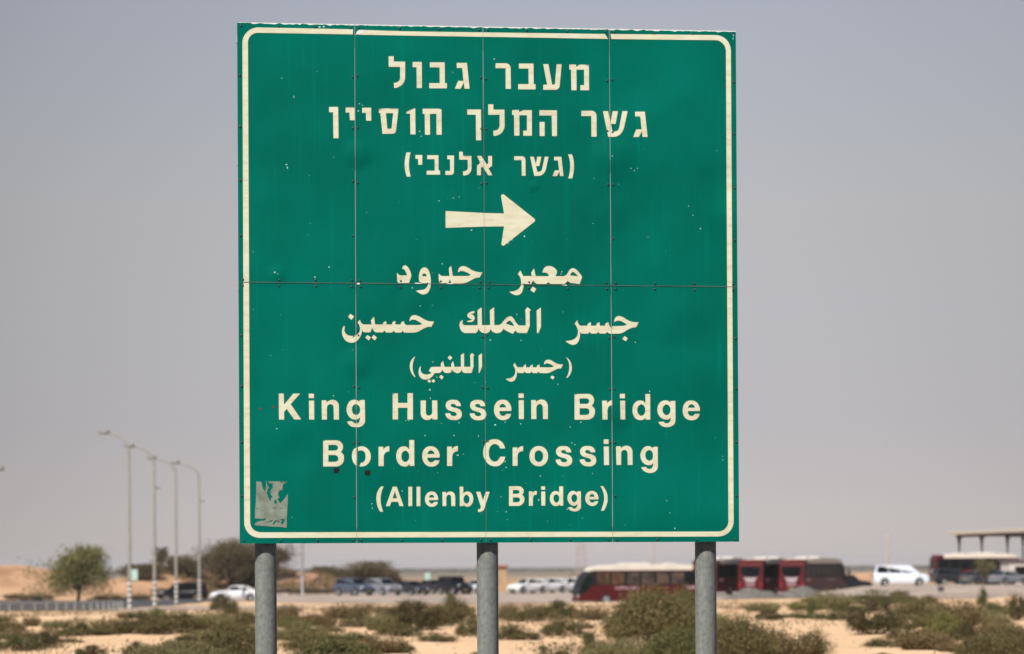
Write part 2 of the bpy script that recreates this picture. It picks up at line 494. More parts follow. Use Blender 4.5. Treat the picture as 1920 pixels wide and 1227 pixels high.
def cream_material():
    m, n, b = newmat('cream_reflective_film')
    tcn = n.nodes.new('ShaderNodeTexCoord'); vec = tcn.outputs['Object']
    mp = n.nodes.new('ShaderNodeMapping'); mp.inputs['Scale'].default_value = (5, 5, 22); L(n, vec, mp.inputs[0])
    n1 = n.nodes.new('ShaderNodeTexNoise'); n1.inputs['Scale'].default_value = 1.6; n1.inputs['Detail'].default_value = 5; n1.inputs['Roughness'].default_value = .65
    L(n, mp.outputs[0], n1.inputs['Vector'])
    r1 = n.nodes.new('ShaderNodeValToRGB'); e = r1.color_ramp.elements
    e[0].position = .28; e[0].color = (0.48202, 0.4253, 0.3160, 1); e[1].position = .75; e[1].color = (0.58207, 0.5821, 0.5013, 1)
    k = e.new(.5); k.color = (0.56388, 0.5416, 0.3760, 1)
    L(n, n1.outputs['Fac'], r1.inputs[0])
    n2 = n.nodes.new('ShaderNodeTexNoise'); n2.inputs['Scale'].default_value = 7; n2.inputs['Detail'].default_value = 6; L(n, vec, n2.inputs['Vector'])
    r2 = n.nodes.new('ShaderNodeValToRGB'); r2.color_ramp.elements[0].position = .25; r2.color_ramp.elements[1].position = .42
    r2.color_ramp.elements[0].color = (.45, .45, .45, 1); r2.color_ramp.elements[1].color = (0, 0, 0, 1); L(n, n2.outputs['Fac'], r2.inputs[0])
    mx = n.nodes.new('ShaderNodeMix'); mx.data_type = 'RGBA'; mx.inputs[7].default_value = (0.45474, 0.4354, 0.3651, 1)
    L(n, r2.outputs[0], mx.inputs[0]); L(n, r1.outputs[0], mx.inputs[6]); L(n, mx.outputs[2], b.inputs['Base Color'])
    b.inputs['Roughness'].default_value = 0.5; b.inputs['Specular IOR Level'].default_value = 0.2
    dent_nodes(n, b, 1.2)
    return m

M_green = green_material()
M_cream = cream_material()
M_alu = pmat('weathered_aluminium', (0.55, 0.56, 0.56), 0.45, 0.35, var=0.15, scale=9)
M_white = pmat('bare_white_backing', (0.78, 0.78, 0.76), 0.6, var=0.08, scale=20)
M_seam = pmat('panel_edge', (0.07, 0.19, 0.16), 0.6, var=0.35, scale=3)
M_seamdark = pmat('panel_gap', (0.02, 0.045, 0.04), 0.8, var=0.7, scale=2.2, tint=(0.10, 0.16, 0.14))
M_bolt = pmat('bolt_steel', (0.085, 0.10, 0.10), 0.35, 0.5, var=0.4, scale=2.0)
M_galv = None

def spline(pts):
    """(x, y) corner, (x, y, 1) smooth, (x, y, 2) smooth and running straight on from its longer side"""
    n = len(pts); P = [Vector((p[0], p[1])) for p in pts]; fl = [p[2] if len(p) > 2 else 0 for p in pts]
    T = []
    for i in range(n):
        a = P[i] - P[i - 1]; b = P[(i + 1) % n] - P[i]
        if fl[i] == 2:
            T.append((a if a.length > b.length else b).normalized())
        elif fl[i] == 1:
            T.append((a.normalized() * b.length + b.normalized() * a.length).normalized())
        else: T.append(None)
    res = []
    for i in range(n):
        j = (i + 1) % n
        res.append(P[i])
        if fl[i] == 0 and fl[j] == 0: continue
        ch = P[j] - P[i]; l = ch.length
        t0 = T[i] if T[i] is not None else None; t1 = T[j] if T[j] is not None else None
        if t0 is None: t0 = (ch.normalized() * 2 - t1).normalized()
        if t1 is None: t1 = (ch.normalized() * 2 - t0).normalized()
        for k in range(1, 5):
            s = k / 5
            h0 = 2 * s**3 - 3 * s**2 + 1; h1 = s**3 - 2 * s**2 + s; h2 = -2 * s**3 + 3 * s**2; h3 = s**3 - s**2
            res.append(P[i] * h0 + t0 * l * h1 + P[j] * h2 + t1 * l * h3)
    return res

def decal(b, loops, x0, y0, sc, off, mi=0, dx=0.0, dy=0.0, th=0.0012):
    """cut-out film on the sign face; loops = [outline, holes...] in the coordinates of a photo crop"""
    Ls = [[Vector((x0 + q.x / sc + dx, y0 + q.y / sc + dy, 0)) for q in spline(l)] for l in loops]
    tris = tessellate_polygon(Ls)
    flat = [q for l in Ls for q in l]
    V = [lo(S(q.x, q.y, off)) for q in flat]
    nv = len(V)
    Fs = []
    for t in tris:
        a, c, d = (flat[i] for i in t)
        ar = (c.x - a.x) * (d.y - a.y) - (d.x - a.x) * (c.y - a.y)
        if abs(ar) > 1e-9: Fs.append(tuple(t) if ar < 0 else tuple(reversed(t)))
    V2 = [lo(S(q.x, q.y, off - th)) for q in flat]
    k = 0
    for l in Ls:
        m_ = len(l)
        for i in range(m_): Fs.append((k + i, k + (i + 1) % m_, nv + k + (i + 1) % m_, nv + k + i))
        k += m_
    b.add(V + V2, Fs, mi)

# --- eight sheet panels, four across and two down
TOPX = [444.5, 665.0, 905.5, 1142.5, 1379.5]
BOTX = [449.5, 669.0, 911.0, 1149.0, 1386.0]
def edge(i, t):        # point on the i-th vertical line, t = 0 top, 1 bottom
    ty = 42 + (TOPX[i] - 444.5) / 935.0 * 16.5; by = 1019.5 + (BOTX[i] - 449.5) / 936.5 * -3.5
    return Vector((TOPX[i] + (BOTX[i] - TOPX[i]) * t, ty + (by - ty) * t))
def midy(x): return 529.4 + (x - 447) / 936 * 8.6
def tmid(i):
    a, b = edge(i, 0), edge(i, 1)
    return (midy(a.x) - a.y) / (b.y - a.y)
rnd = random.Random(11)
PANELS = {}
for r in range(2):
    for c in range(4):
        ta, tb = (0, tmid(c)) if r == 0 else (tmid(c), 1)
        tc_, td = (0, tmid(c + 1)) if r == 0 else (tmid(c + 1), 1)
        q = [edge(c, ta), edge(c + 1, tc_), edge(c + 1, td), edge(c, tb)]
        g = 0.55
        il = g if c else 0; ir = g if c < 3 else 0
        it = g if r else 0; ib = g if r == 0 else 0
        q = [q[0] + Vector((il, it)), q[1] + Vector((-ir, it)), q[2] + Vector((-ir, -ib)), q[3] + Vector((il, -ib))]
        b = MB()
        A = [lo(S(p.x, p.y, 0.0)) for p in q]; B = [lo(S(p.x, p.y, -0.004)) for p in q]
        b.add(A + B, [(3, 2, 1, 0), (4, 5, 6, 7), (0, 1, 5, 4), (1, 2, 6, 5), (2, 3, 7, 6), (3, 0, 4, 7)], 1)
        # green film, torn along the top edge
        pts = []
        if r == 0:
            n = 62
            for k in range(n + 1):
                t = k / n
                p = q[0] + (q[1] - q[0]) * t
                v = noise.noise(Vector((p.x * 0.085, 2.0, 0))) * 2.2 + noise.noise(Vector((p.x * 0.3, 5.0, 0))) * 1.3
                d = 1.9 + v
                if p.x < 470: d *= 0.4
                pts.append((p.x, p.y + max(0.15, d)))
            pts += [(q[2].x, q[2].y), (q[3].x, q[3].y)]
        else:
            pts = [(p.x, p.y) for p in q]
        decal(b, [pts], 0, 0, 1, 0.0012, 0, th=0.0011)
        PANELS[(r, c)] = b.build('sign_panel', [M_green, M_white], sign)

# --- bolts along the panel edges
bolt_me = None
def bolt(px, py, parent, k=0):
    global bolt_me
    if bolt_me is None:
        bb = MB().lathe([(0.0078, 0), (0.0078, 0.002), (0.0055, 0.0035), (0.005, 0.007), (0.003, 0.0085), (0.0001, 0.009)], 10)
        o0 = bb.build('bolt', M_bolt)
        bolt_me = o0.data; bpy.data.objects.remove(o0)
    o = bpy.data.objects.new('bolt', bolt_me)
    COL.objects.link(o); o.parent = parent
    p = S(px, py, 0.0012)
    o.matrix_local = Matrix.Translation(lo(p)) @ SN.to_track_quat('Z', 'Y').to_matrix().to_4x4()
    return o
bolts = []
for r in range(2):
    for c in range(4):
        pn = PANELS[(r, c)]
        for t in (0.035, 0.35, 0.66, 0.965):
            for s in (0, 1):
                e0 = edge(c, 0 if (r == 0) else tmid(c)) if s == 0 else edge(c, tmid(c) if r == 0 else 1)
                e1 = edge(c + 1, 0 if (r == 0) else tmid(c + 1)) if s == 0 else edge(c + 1, tmid(c + 1) if r == 0 else 1)
                p = e0 + (e1 - e0) * t
                dy = (6.2 if s == 0 else -5.0)
                bolts.append((p.x + rnd.uniform(-1, 1), p.y + dy + rnd.uniform(-.5, .5), pn))
        for f in ((0.2, 0.4, 0.61, 0.82) if c in (0, 3) else (0.2, 0.4, 0.61)):
            for s in (0, 1):
                a = edge(c + s, 0 if r == 0 else tmid(c + s)); d = edge(c + s, tmid(c + s) if r == 0 else 1)
                p = a + (d - a) * (f + rnd.uniform(-.004, .004))
                bolts.append((p.x + (4.6 if s == 0 else -4.6), p.y, pn))
for px, py, pn in bolts[:100]: bolt(px, py, pn)
bb = MB()
for px, py, pn in bolts[100:]:
    q = SN.to_track_quat('Z', 'Y').to_matrix(); p = Vector(lo(S(px, py, 0.0012)))
    t = MB().lathe([(0.0078, 0), (0.0078, 0.002), (0.0055, 0.0035), (0.005, 0.007), (0.003, 0.0085), (0.0001, 0.009)], 10)
    bb.add([p + q @ Vector(v) for v in t.v], t.f, 0, True)
tag(bb.build('bolts', M_bolt, sign), kind='stuff')

# --- seams where the panels butt
def strip(name, pa, pb, w, off, m, wob=0.0):
    b = MB(); n = 40; V = []
    d = (pb - pa).normalized(); s = Vector((-d.y, d.x))
    for i in range(n + 1):
        p = pa + (pb - pa) * (i / n)
        ww = w * (1 + wob * noise.noise(Vector((i * 0.7, p.x, p.y))))
        V += [lo(S((p + s * ww / 2).x, (p + s * ww / 2).y, off)), lo(S((p - s * ww / 2).x, (p - s * ww / 2).y, off))]
    b.add(V, [(2 * i, 2 * i + 1, 2 * i + 3, 2 * i + 2) for i in range(n)], 0)
    return b.build(name, m, sign)
for i in (1, 2, 3):
    strip('panel_seam', edge(i, 0) + Vector((0, -.5)), edge(i, 1), 0.5, 0.0046, M_seam, 0.7)
strip('panel_seam', Vector((447.2, midy(447.2))), Vector((1383, midy(1383))), 1.25, 0.0048, M_seamdark, 1.0)

# --- border
b = MB()
main = [(662, 55.5), (484, 51.9, 2), (463.5, 60.3, 1), (454.5, 80, 2), (458, 981, 2), (467, 1001, 1), (488, 1009, 2), (1347, 1006.3, 2), (1367, 998, 1), (1375.5, 978, 2),
        (1370.3, 96, 2), (1362, 75, 1), (1342, 66.3, 2), (1144.6, 64.2), (1146, 73.75), (1342, 75.9, 2), (1355, 82, 1), (1361, 96, 2), (1365.7, 978, 2), (1360, 991.5, 1), (1347, 997, 2),
        (490, 998.5, 2), (475, 993, 1), (469, 980, 2), (464.9, 80, 2), (470.5, 67, 1), (484, 62, 2), (661.5, 65)]
decal(b, [main], 0, 0, 1, 0.0032)
decal(b, [[(673, 56.4), (760, 59.2), (905, 61.2), (1060, 63.2), (1134, 64.2), (1140, 73.5), (1000, 71), (780, 67.6), (666.5, 65.5), (669, 60)]], 0, 0, 1, 0.0032)
b.build('border', M_cream, sign)
b = MB()
for sh in ([(668, 64.8), (672, 57.5), (686, 57.2), (681, 60.5), (688, 59.5), (679, 63), (674, 65)], [(1045, 67.2), (1060, 66.2), (1068, 67), (1062, 65.6), (1046, 65.6)]):
    b = MB(); decal(b, [sh], 0, 0, 1, 0.0046)
    b.build('peeled_film', M_white, sign)

# --- the lettering, traced glyph by glyph
def word(name, x0, y0, sc, glyphs, off=0.0034, extra=()):
    b = MB()
    for g in glyphs:
        loops = g if isinstance(g[0], list) else [g]
        decal(b, loops, x0, y0, sc, off)
    for loops, xx, yy, ss, dx, dy in extra:
        decal(b, loops, xx, yy, ss, off, 0, dx, dy)
    return b.build(name, M_cream, sign)

word('hebrew_word', 720, 95, 9.6, [
    [(82,105),(175,105),(175,200),(380,203),(380,490,2),(355,575,1),(305,635,1),(235,670,2),(180,672),(178,583),(225,577,1),(272,545,1),(290,490,2),(290,297),(85,297)],
    [(515,208),(680,208),(682,678),(590,678),(585,303),(515,303)],
    [(825,215),(1092,215),(1095,588),(1132,590),(1132,683),(815,683),(815,588),(1003,590),(1000,307),(825,307)],
    [(1308,225),(1492,225),(1540,690),(1450,690),(1438,575),(1378,690),(1275,690),(1335,548),(1430,548),(1408,317),(1310,317)]])
word('hebrew_word', 920, 95, 9.6, [
    [(88,232),(270,232,2),(335,262,1),(358,325,2),(363,692),(270,692),(268,322),(88,320)],
    [(508,237),(770,237),(773,607),(807,607),(807,702),(495,702),(495,607),(683,607),(680,327),(508,327)],
    [(945,247),(1038,247),(1105,615),(1155,615),(1187,250),(1277,250),(1243,620,2),(1220,685,1),(1165,710,2),(945,710),(947,617),(1015,617)],
    [(1415,255),(1535,255),(1540,298),(1600,257),(1768,257),(1770,718),(1615,718),(1615,625),(1682,625),(1680,347),(1543,347),(1545,718),(1452,718),(1447,347),(1415,345)]])
word('hebrew_word', 610, 185, 8, [
    [(55,128),(192,128),(198,598),(122,598),(115,208),(55,208)],
    [(305,137),(437,137),(440,328),(368,328),(362,212),(305,212)],
    [(553,140),(687,140),(688,335),(612,335),(608,217),(553,217)],
    [[(803,160),(850,150),(1097,152),(1062,470,2),(1045,515,1),(1010,530,2),(857,532),(825,220),(803,220)], [(908,222),(1017,222),(992,455),(930,455)]],
    [(1215,200),(1300,160),(1348,150),(1352,540),(1277,540),(1272,228),(1215,228)],
    [(1460,155),(1700,155),(1742,165),(1745,545),(1668,545),(1665,232),(1568,232),(1570,545),(1495,545),(1490,232),(1460,232)]])
word('hebrew_word', 865, 185, 9.6, [
    [(105,200),(352,200),(357,755),(265,755),(260,293),(107,293)],
    [(483,107),(577,107),(577,203),(775,203),(778,490,2),(755,575,1),(705,638,1),(640,668,2),(578,670),(577,578),(630,572,1),(672,540,1),(688,490,2),(688,295),(485,295)],
    [(913,210),(1035,207),(1042,248),(1115,212),(1268,212),(1270,672),(1115,672),(1115,580),(1180,580),(1180,303),(1043,303),(1045,670),(953,670),(947,298),(913,298)],
    [(1405,213),(1720,215),(1720,680),(1632,680),(1625,308),(1405,308)],
    [(1407,423),(1498,423),(1498,678),(1410,678)]])
word('hebrew_word', 1070, 185, 12, [
    [(240,278),(460,278,2),(548,312,1),(580,395,2),(583,860),(467,860),(463,397),(240,397)],
    [(725,287),(840,287),(893,540),(945,287),(1062,287),(1010,575),(903,575),(940,748),(985,748,2),(1055,722,1),(1095,635,2),(1163,287),(1280,287),(1210,610,2),(1165,740,1),(1085,830,1),(970,865,2),(845,865)],
    [(1448,300),(1668,297),(1730,868),(1617,868),(1603,740),(1530,868),(1405,868),(1475,697),(1595,697),(1565,407),(1450,407)]])
word('hebrew_word', 750, 275, 10.667, [
    [(130,118),(210,120),(185,250,1),(178,360,1),(187,480,1),(213,603),(137,605),(105,490,1),(93,370,1),(102,240,1)],
    [(308,172),(445,172),(443,367),(365,367),(360,250),(310,250)],
    [(543,177),(768,177),(770,483),(800,483),(802,565),(533,565),(535,487),(695,487),(692,255),(545,255)],
    [(945,182),(1080,182),(1078,490,2),(1062,550,1),(1015,570,2),(908,570),(908,490),(1003,490),(1000,258),(945,258)],
    [(1182,105),(1255,107),(1258,187),(1427,190),(1430,430,2),(1410,510,1),(1365,560,1),(1310,578,2),(1262,578),(1258,500),(1305,492,1),(1345,465,1),(1357,420,2),(1352,265),(1185,265)],
    [(1540,190),(1625,190),(1735,360),(1765,340),(1762,190),(1840,190),(1840,390),(1770,440),(1843,577),(1763,577),(1650,405),(1618,430),(1618,577),(1540,577),(1540,385),(1605,330)]])
word('hebrew_word', 940, 275, 12.8, [
    [(307,237),(490,237,2),(555,265,1),(578,330,2),(580,703),(490,703),(485,330),(307,330)],
    [(690,248),(778,248),(828,430),(862,248),(960,248),(912,472),(830,472),(862,612),(895,612,2),(950,590,1),(982,530,2),(1040,248),(1132,248),(1070,540,2),(1030,630,1),(960,690,1),(880,708,2),(790,708)],
    [(1265,250),(1440,250),(1490,713),(1407,713),(1392,600),(1335,713),(1228,713),(1285,575),(1385,575),(1358,337),(1267,337)],
    [(1600,190),(1690,190),(1730,320,1),(1743,470,1),(1730,630,1),(1700,768),(1605,768),(1640,620,1),(1650,480,1),(1640,330,1)]])
word('arrow', 820, 355, 9.6, [
    [(148,395),(840,430),(1200,440),(1147,135,2),(1165,97,1),(1202,102,2),(1735,525,2),(1758,562,1),(1740,592,2),(1215,1005,2),(1180,1020,1),(1153,980,2),(1200,672),(840,675),(148,698)]])
word('arabic_word', 735, 485, 10.667, [
    [(203,208),(250,138,1),(300,155,1),(340,210,1),(388,350),(360,430),(340,490),(150,493,2),(118,480,1),(103,440,2),(100,293),(108,290),(145,332,1),(200,340,2),(300,340),(270,260,1),(235,215,1)],
    [[(640,178,1),(695,195,1),(745,270,1),(770,380,1),(775,490,1),(762,595,1),(710,690,1),(630,722,1),(550,695,1),(480,645),(560,635,1),(650,615,1),(700,570,1),(722,510),(722,480),(600,488,1),(550,460,1),(537,390,1),(555,270,1),(595,200,1)],
     [(600,345),(640,298,1),(697,352),(640,358,1)]],
    [(1318,280),(1325,230,1),(1360,175,1),(1425,152,1),(1490,170,1),(1600,235,1),(1700,268,1),(1808,278),(1752,380),(1680,390,1),(1600,425,1),(1480,485,1),(1390,500,2),(1190,500),(1158,415),(1128,490),(990,498,2),(952,480,1),(937,440,2),(933,310),(948,308),(970,340,1),(1010,352,2),(1150,352),(1135,200),(1183,148),(1215,352),(1500,352,2),(1575,330),(1470,270,1),(1390,252,1),(1345,262,1)]])
word('arabic_word', 945, 485, 12, [
    [[(310,355),(368,268),(430,397),(625,397),(610,320),(675,225),(712,397),(1000,400),(1005,375,1),(970,335,1),(920,320,1),(862,320),(880,260,1),(930,190,1),(985,170,1),(1070,180,1),(1140,220,1),(1188,285,1),(1180,350,1),(1150,400),(1330,400,2),(1400,370,1),(1455,290,1),(1500,235,1),(1555,220,1),(1620,250,1),(1690,320,1),(1757,420),(1700,575),(1600,562,2),(1480,540,1),(1425,500),(1390,550,1),(1340,575,2),(1060,575,2),(1020,555,1),(992,530),(965,560,1),(920,575,2),(760,575,2),(690,540,1),(655,480),(625,545,1),(600,577,2),(470,575,2),(445,555,1),(435,530),(438,600,1),(425,690,1),(380,790,1),(290,828,1),(200,805,1),(118,745),(200,740,1),(300,705,1),(365,640,1),(385,580,1),(380,490,1),(350,400,1)],
     [(1490,385),(1512,330,1),(1545,305,1),(1610,345,1),(1672,407),(1580,392,1)]],
    [(648,632),(725,690),(672,772),(590,712)]])
word('arabic_word', 635, 565, 10.105, [
    [(220,240),(292,293),(243,357),(178,300)],
    [(103,468),(120,485),(108,545,1),(125,605,1),(175,645,1),(250,660,1),(340,640,1),(390,590,1),(405,540,1),(395,470,1),(357,405),(405,352),(440,425,1),(480,443,2),(625,443),(610,370),(667,292),(690,443),(835,443),(850,400),(900,380),(905,443),(1010,443),(1020,400),(1070,372),(1075,443),(1172,443),(1190,400),(1240,375),(1252,435,1),(1290,455,2),(1480,455,2),(1585,440),(1500,380,1),(1420,350,1),(1370,360,1),(1347,385),(1350,330,1),(1385,280,1),(1440,265,1),(1510,285,1),(1620,345,1),(1700,378,1),(1808,385),(1757,488),(1690,490,1),(1600,525,1),(1500,580,1),(1420,597,2),(1255,597,2),(1212,555),(1170,595,2),(1090,597,2),(1040,553),(1000,595,2),(915,597,2),(868,553),(825,592,2),(710,592,2),(665,560,1),(635,505),(600,592),(490,592,2),(460,575,1),(445,540),(430,620,1),(385,710,1),(320,770,1),(230,790,1),(140,755,1),(85,680,1),(63,590,1),(75,510,1)],
    [(545,643),(610,688),(572,747),(503,693)], [(662,640),(725,688),(685,747),(622,693)]])
word('arabic_word', 850, 565, 10.667, [
    [(1665,190),(1750,128),(1752,515),(1700,640),(1672,640)],
    [[(1430,190),(1478,122),(1552,175),(1525,205),(1527,500),(1470,640),(1330,640,2),(1280,625,1),(1240,585),(1192,655),(1100,615,1),(1030,575,1),(1000,553),(970,600,1),(910,637,1),(850,640,1),(790,615,1),(742,548),(715,615,1),(670,640,1),(610,640,1),(550,615,1),(503,545),(475,615,1),(440,640,2),(240,640,2),(170,605,1),(130,530,1),(123,460,1),(145,405,1),(195,378),(182,420,1),(195,465,1),(230,483,2),(487,483),(483,183),(565,125),(572,483),(735,480),(730,185),(815,122),(818,480),(900,480,2),(960,450,1),(1010,390,1),(1075,325,1),(1160,308,1),(1200,345,1),(1265,445,1),(1320,487,2),(1448,490),(1443,205)],
     [(1055,452),(1085,410,1),(1130,392,1),(1165,420,1),(1218,497),(1130,480,1)]],
    [(428,203),(415,240),(345,265),(420,310,1),(425,345,1),(400,400,1),(340,422,1),(262,402),(330,385,1),(380,365),(290,315,1),(277,285,1),(305,240,1),(360,212,1)]])
word('arabic_word', 1050, 565, 12, [
    [(330,508),(390,425),(430,530,1),(470,555,2),(615,555),(625,510),(692,472),(697,555),(810,555),(830,500),(888,472),(893,555),(1008,555),(1025,500),(1088,475),(1112,555,1),(1170,608),(1172,565),(1400,558,2),(1505,530),(1400,465,1),(1320,440,1),(1260,450,1),(1220,480),(1225,420,1),(1265,355,1),(1330,335,1),(1400,355,1),(1500,415,1),(1600,460,1),(1770,475),(1710,590),(1620,600,1),(1510,650,1),(1400,715,1),(1300,733,2),(1130,733,2),(1057,685),(1010,730,2),(910,733,2),(860,685),(815,730,2),(720,733,2),(663,685),(615,733,2),(490,733,2),(460,710,1),(447,680),(448,780,1),(420,890,1),(370,960,1),(290,985,1),(200,955,1),(122,897),(210,890,1),(300,865,1),(370,810,1),(400,740,1),(400,650,1),(370,570,1)],
    [(1450,785),(1527,838),(1478,905),(1402,852)]])
word('arabic_word', 760, 655, 12, [
    [(228,158),(190,240,1),(168,330,1),(162,420,1),(175,510,1),(228,620),(215,632),(150,560,1),(112,470,1),(100,390,1),(112,300,1),(150,230,1)],
    [(1453,140),(1497,88),(1553,130),(1530,160),(1533,400),(1487,537),(1350,540,2),(1300,520,1),(1260,462),(1230,520,1),(1190,540,1),(1130,530,1),(1080,500,1),(1048,455),(1010,530,1),(985,537,1),(900,535,2),(855,500,1),(822,460),(790,525,1),(760,537,2),(655,540),(610,610,1),(540,665,1),(450,685,1),(360,660,1),(310,590,1),(298,510,1),(310,440,1),(335,385),(350,400),(342,450,1),(360,520,1),(410,560,1),(480,572,1),(550,557,1),(590,535),(525,490),(580,405),(630,400,2),(800,398),(798,325),(848,265),(880,400),(1035,400),(1030,335),(1075,268),(1105,400),(1250,398),(1248,135),(1320,90),(1322,398),(1465,400),(1462,165)],
    [(1648,145),(1722,92),(1725,400),(1668,540),(1652,538)],
    [(1000,142),(1058,192),(1010,250),(952,197)], [(805,577),(863,628),(820,685),(760,630)], [(533,680),(577,718),(548,760),(495,718)], [(630,675),(672,712),(635,760),(587,717)]])
word('arabic_word', 940, 655, 13.714, [
    [(300,420),(350,345),(392,440,1),(430,468,2),(560,468),(572,430),(630,388),(632,468),(735,468),(745,430),(805,390),(808,468),(910,468),(920,425),(978,393),(982,468),(1250,470,2),(1350,445),(1260,390,1),(1190,368,1),(1135,375,1),(1105,402),(1100,360,1),(1135,295,1),(1200,270,1),(1270,285,1),(1380,350,1),(1470,385,1),(1590,393),(1532,498),(1450,505,1),(1350,550,1),(1250,600,1),(1160,620,2),(985,617),(952,580),(915,617),(815,617),(778,578),(740,617),(635,617),(600,578),(560,617),(440,615),(410,590,1),(400,560),(398,640,1),(375,740,1),(330,810,1),(255,840,1),(180,815,1),(108,765),(200,752,1),(280,725,1),(340,660,1),(360,590,1),(355,520,1),(330,460,1)],
    [(1302,677),(1370,720),(1322,783),(1258,728)],
    [(1665,205),(1740,270,1),(1790,360,1),(1810,470,1),(1795,590,1),(1750,680,1),(1685,745),(1670,735),(1715,640,1),(1742,530,1),(1745,430,1),(1725,320,1),(1695,260,1)]])
word('latin_word', 510, 730, 10.105, [
    [(128,85),(222,85),(228,293),(405,85),(533,85),(353,285),(553,575),(422,575),(278,375),(230,430),(230,578),(133,578)],
    [(697,87),(793,87),(795,172),(698,172)], [(700,217),(798,217),(800,577),(705,577)],
    [(940,213),(1030,213),(1037,255),(1080,220,1),(1150,203,1),(1225,228,1),(1260,285,1),(1267,350,2),(1268,577),(1172,577),(1167,360,2),(1152,305,1),(1110,285,1),(1060,305,1),(1040,370,2),(1040,577),(945,577)],
    [[(1663,208),(1757,205),(1763,590,2),(1738,668,1),(1675,712,1),(1590,722,1),(1500,705,1),(1450,665,1),(1425,612),(1520,607),(1545,635,1),(1590,650,1),(1640,635,1),(1662,590,1),(1667,525),(1625,570,1),(1565,578,1),(1490,550,1),(1430,470,1),(1413,390,1),(1430,300,1),(1480,225,1),(1560,200,1),(1620,215,1),(1655,245)],
     [(1590,285,1),(1648,320,1),(1670,390,1),(1650,460,1),(1595,490,1),(1540,465,1),(1515,390,1),(1535,315,1)]]])
GS = [(1670,383),(1563,383),(1540,345,1),(1495,330,1),(1450,345,1),(1440,375,1),(1480,405,1),(1580,430,1),(1660,475,1),(1690,555,1),(1675,630,1),(1610,685,1),(1510,698,1),(1410,680,1),(1345,625,1),(1318,545),(1425,540),(1445,585,1),(1510,608,1),(1560,595,1),(1577,565,1),(1550,530,1),(1460,500,1),(1365,455,1),(1328,380,1),(1345,300,1),(1410,250,1),(1500,240,1),(1590,255,1),(1645,305,1)]
word('latin_word', 725, 730, 12, [
    [(135,97),(250,92),(255,310),(468,312),(468,92),(590,92),(590,685),(468,685),(468,420),(255,420),(255,683),(135,683)],
    [(763,257),(880,255),(880,520,2),(900,578,1),(945,597,1),(1005,570,1),(1025,500,2),(1022,255),(1138,255),(1142,683),(1030,683),(1027,630),(980,680,1),(905,695,1),(815,660,1),(772,590,1),(765,520,2)],
    GS],
    extra=[([GS], 725, 730, 12, 45.8, 0.2)] + [(g, 870, 730, 11.294, 0, 0) for g in (
        [[(1003,462),(748,465),(755,510,1),(785,555,1),(830,568,1),(875,550,1),(895,525),(995,525),(960,605,1),(900,645,1),(820,657,1),(720,625,1),(650,530,1),(635,430,1),(660,320,1),(730,245,1),(820,225,1),(910,245,1),(975,320,1),(1003,420,1)], [(748,390),(765,345,1),(815,313,1),(870,345,1),(890,388)]],
        [[(1155,92),(1262,92),(1265,187),(1155,187)]], [[(1157,235),(1265,235),(1267,635),(1162,635)]],
        [[(1422,232),(1520,232),(1523,282),(1570,238,1),(1640,220,1),(1725,250,1),(1768,325,1),(1775,400,2),(1775,635),(1673,635),(1668,410,2),(1652,340,1),(1605,315,1),(1552,340,1),(1530,410,2),(1533,635),(1425,635)]])])
word('latin_word', 1065, 730, 7.385, [
    [[(90,68),(270,66,2),(330,85,1),(360,145,1),(347,205,1),(325,232),(362,265,1),(373,320,1),(350,385,1),(300,418,1),(240,424,2),(90,424)], [(160,130),(250,128,2),(285,145,1),(292,168,1),(280,195,1),(240,205,2),(160,205)], [(160,265),(250,265,2),(288,283,1),(296,310,1),(285,345,1),(245,358,2),(160,358)]],
    [(472,160),(538,160),(542,198),(572,168,1),(612,152),(612,222),(572,235,1),(550,270,1),(545,315,2),(547,422),(477,422)],
    [(718,65),(787,65),(787,127),(718,127)], [(722,160),(790,160),(792,420),(727,420)],
    [[(1070,68),(1137,68),(1138,422),(1075,422),(1072,390),(1045,420,1),(1000,430,1),(940,410,1),(900,345,1),(892,285,1),(905,220,1),(950,170,1),(1000,157,1),(1045,170,1),(1072,200)], [(1015,210,1),(1055,235,1),(1070,290,1),(1055,345,1),(1015,370,1),(975,345,1),(958,290,1),(975,235,1)]],
    [[(1418,165),(1485,162),(1487,430,2),(1465,490,1),(1420,518,1),(1360,527,1),(1290,505,1),(1250,455),(1322,450),(1345,470,1),(1380,472,1),(1410,450,1),(1418,395),(1390,420,1),(1350,423,1),(1290,400,1),(1248,345,1),(1237,290,1),(1250,220,1),(1290,172,1),(1345,155,1),(1390,165,1),(1413,190)], [(1362,212,1),(1405,240,1),(1418,290,1),(1402,340,1),(1362,362,1),(1325,340,1),(1308,290,1),(1322,238,1)]],
    [[(1825,303),(1658,305),(1665,340,1),(1700,372,1),(1735,365,1),(1758,342),(1822,342),(1795,400,1),(1745,427,1),(1690,430,1),(1625,400,1),(1592,340,1),(1588,280,1),(1610,205,1),(1655,165,1),(1710,157,1),(1770,175,1),(1810,225,1),(1825,275,1)], [(1660,258),(1680,222,1),(1710,210,1),(1745,230,1),(1755,258)]]])
GR = [(787,158),(847,158),(850,195),(880,162,1),(925,150),(925,218),(885,228,1),(858,262,1),(853,305,2),(853,407),(787,407)]
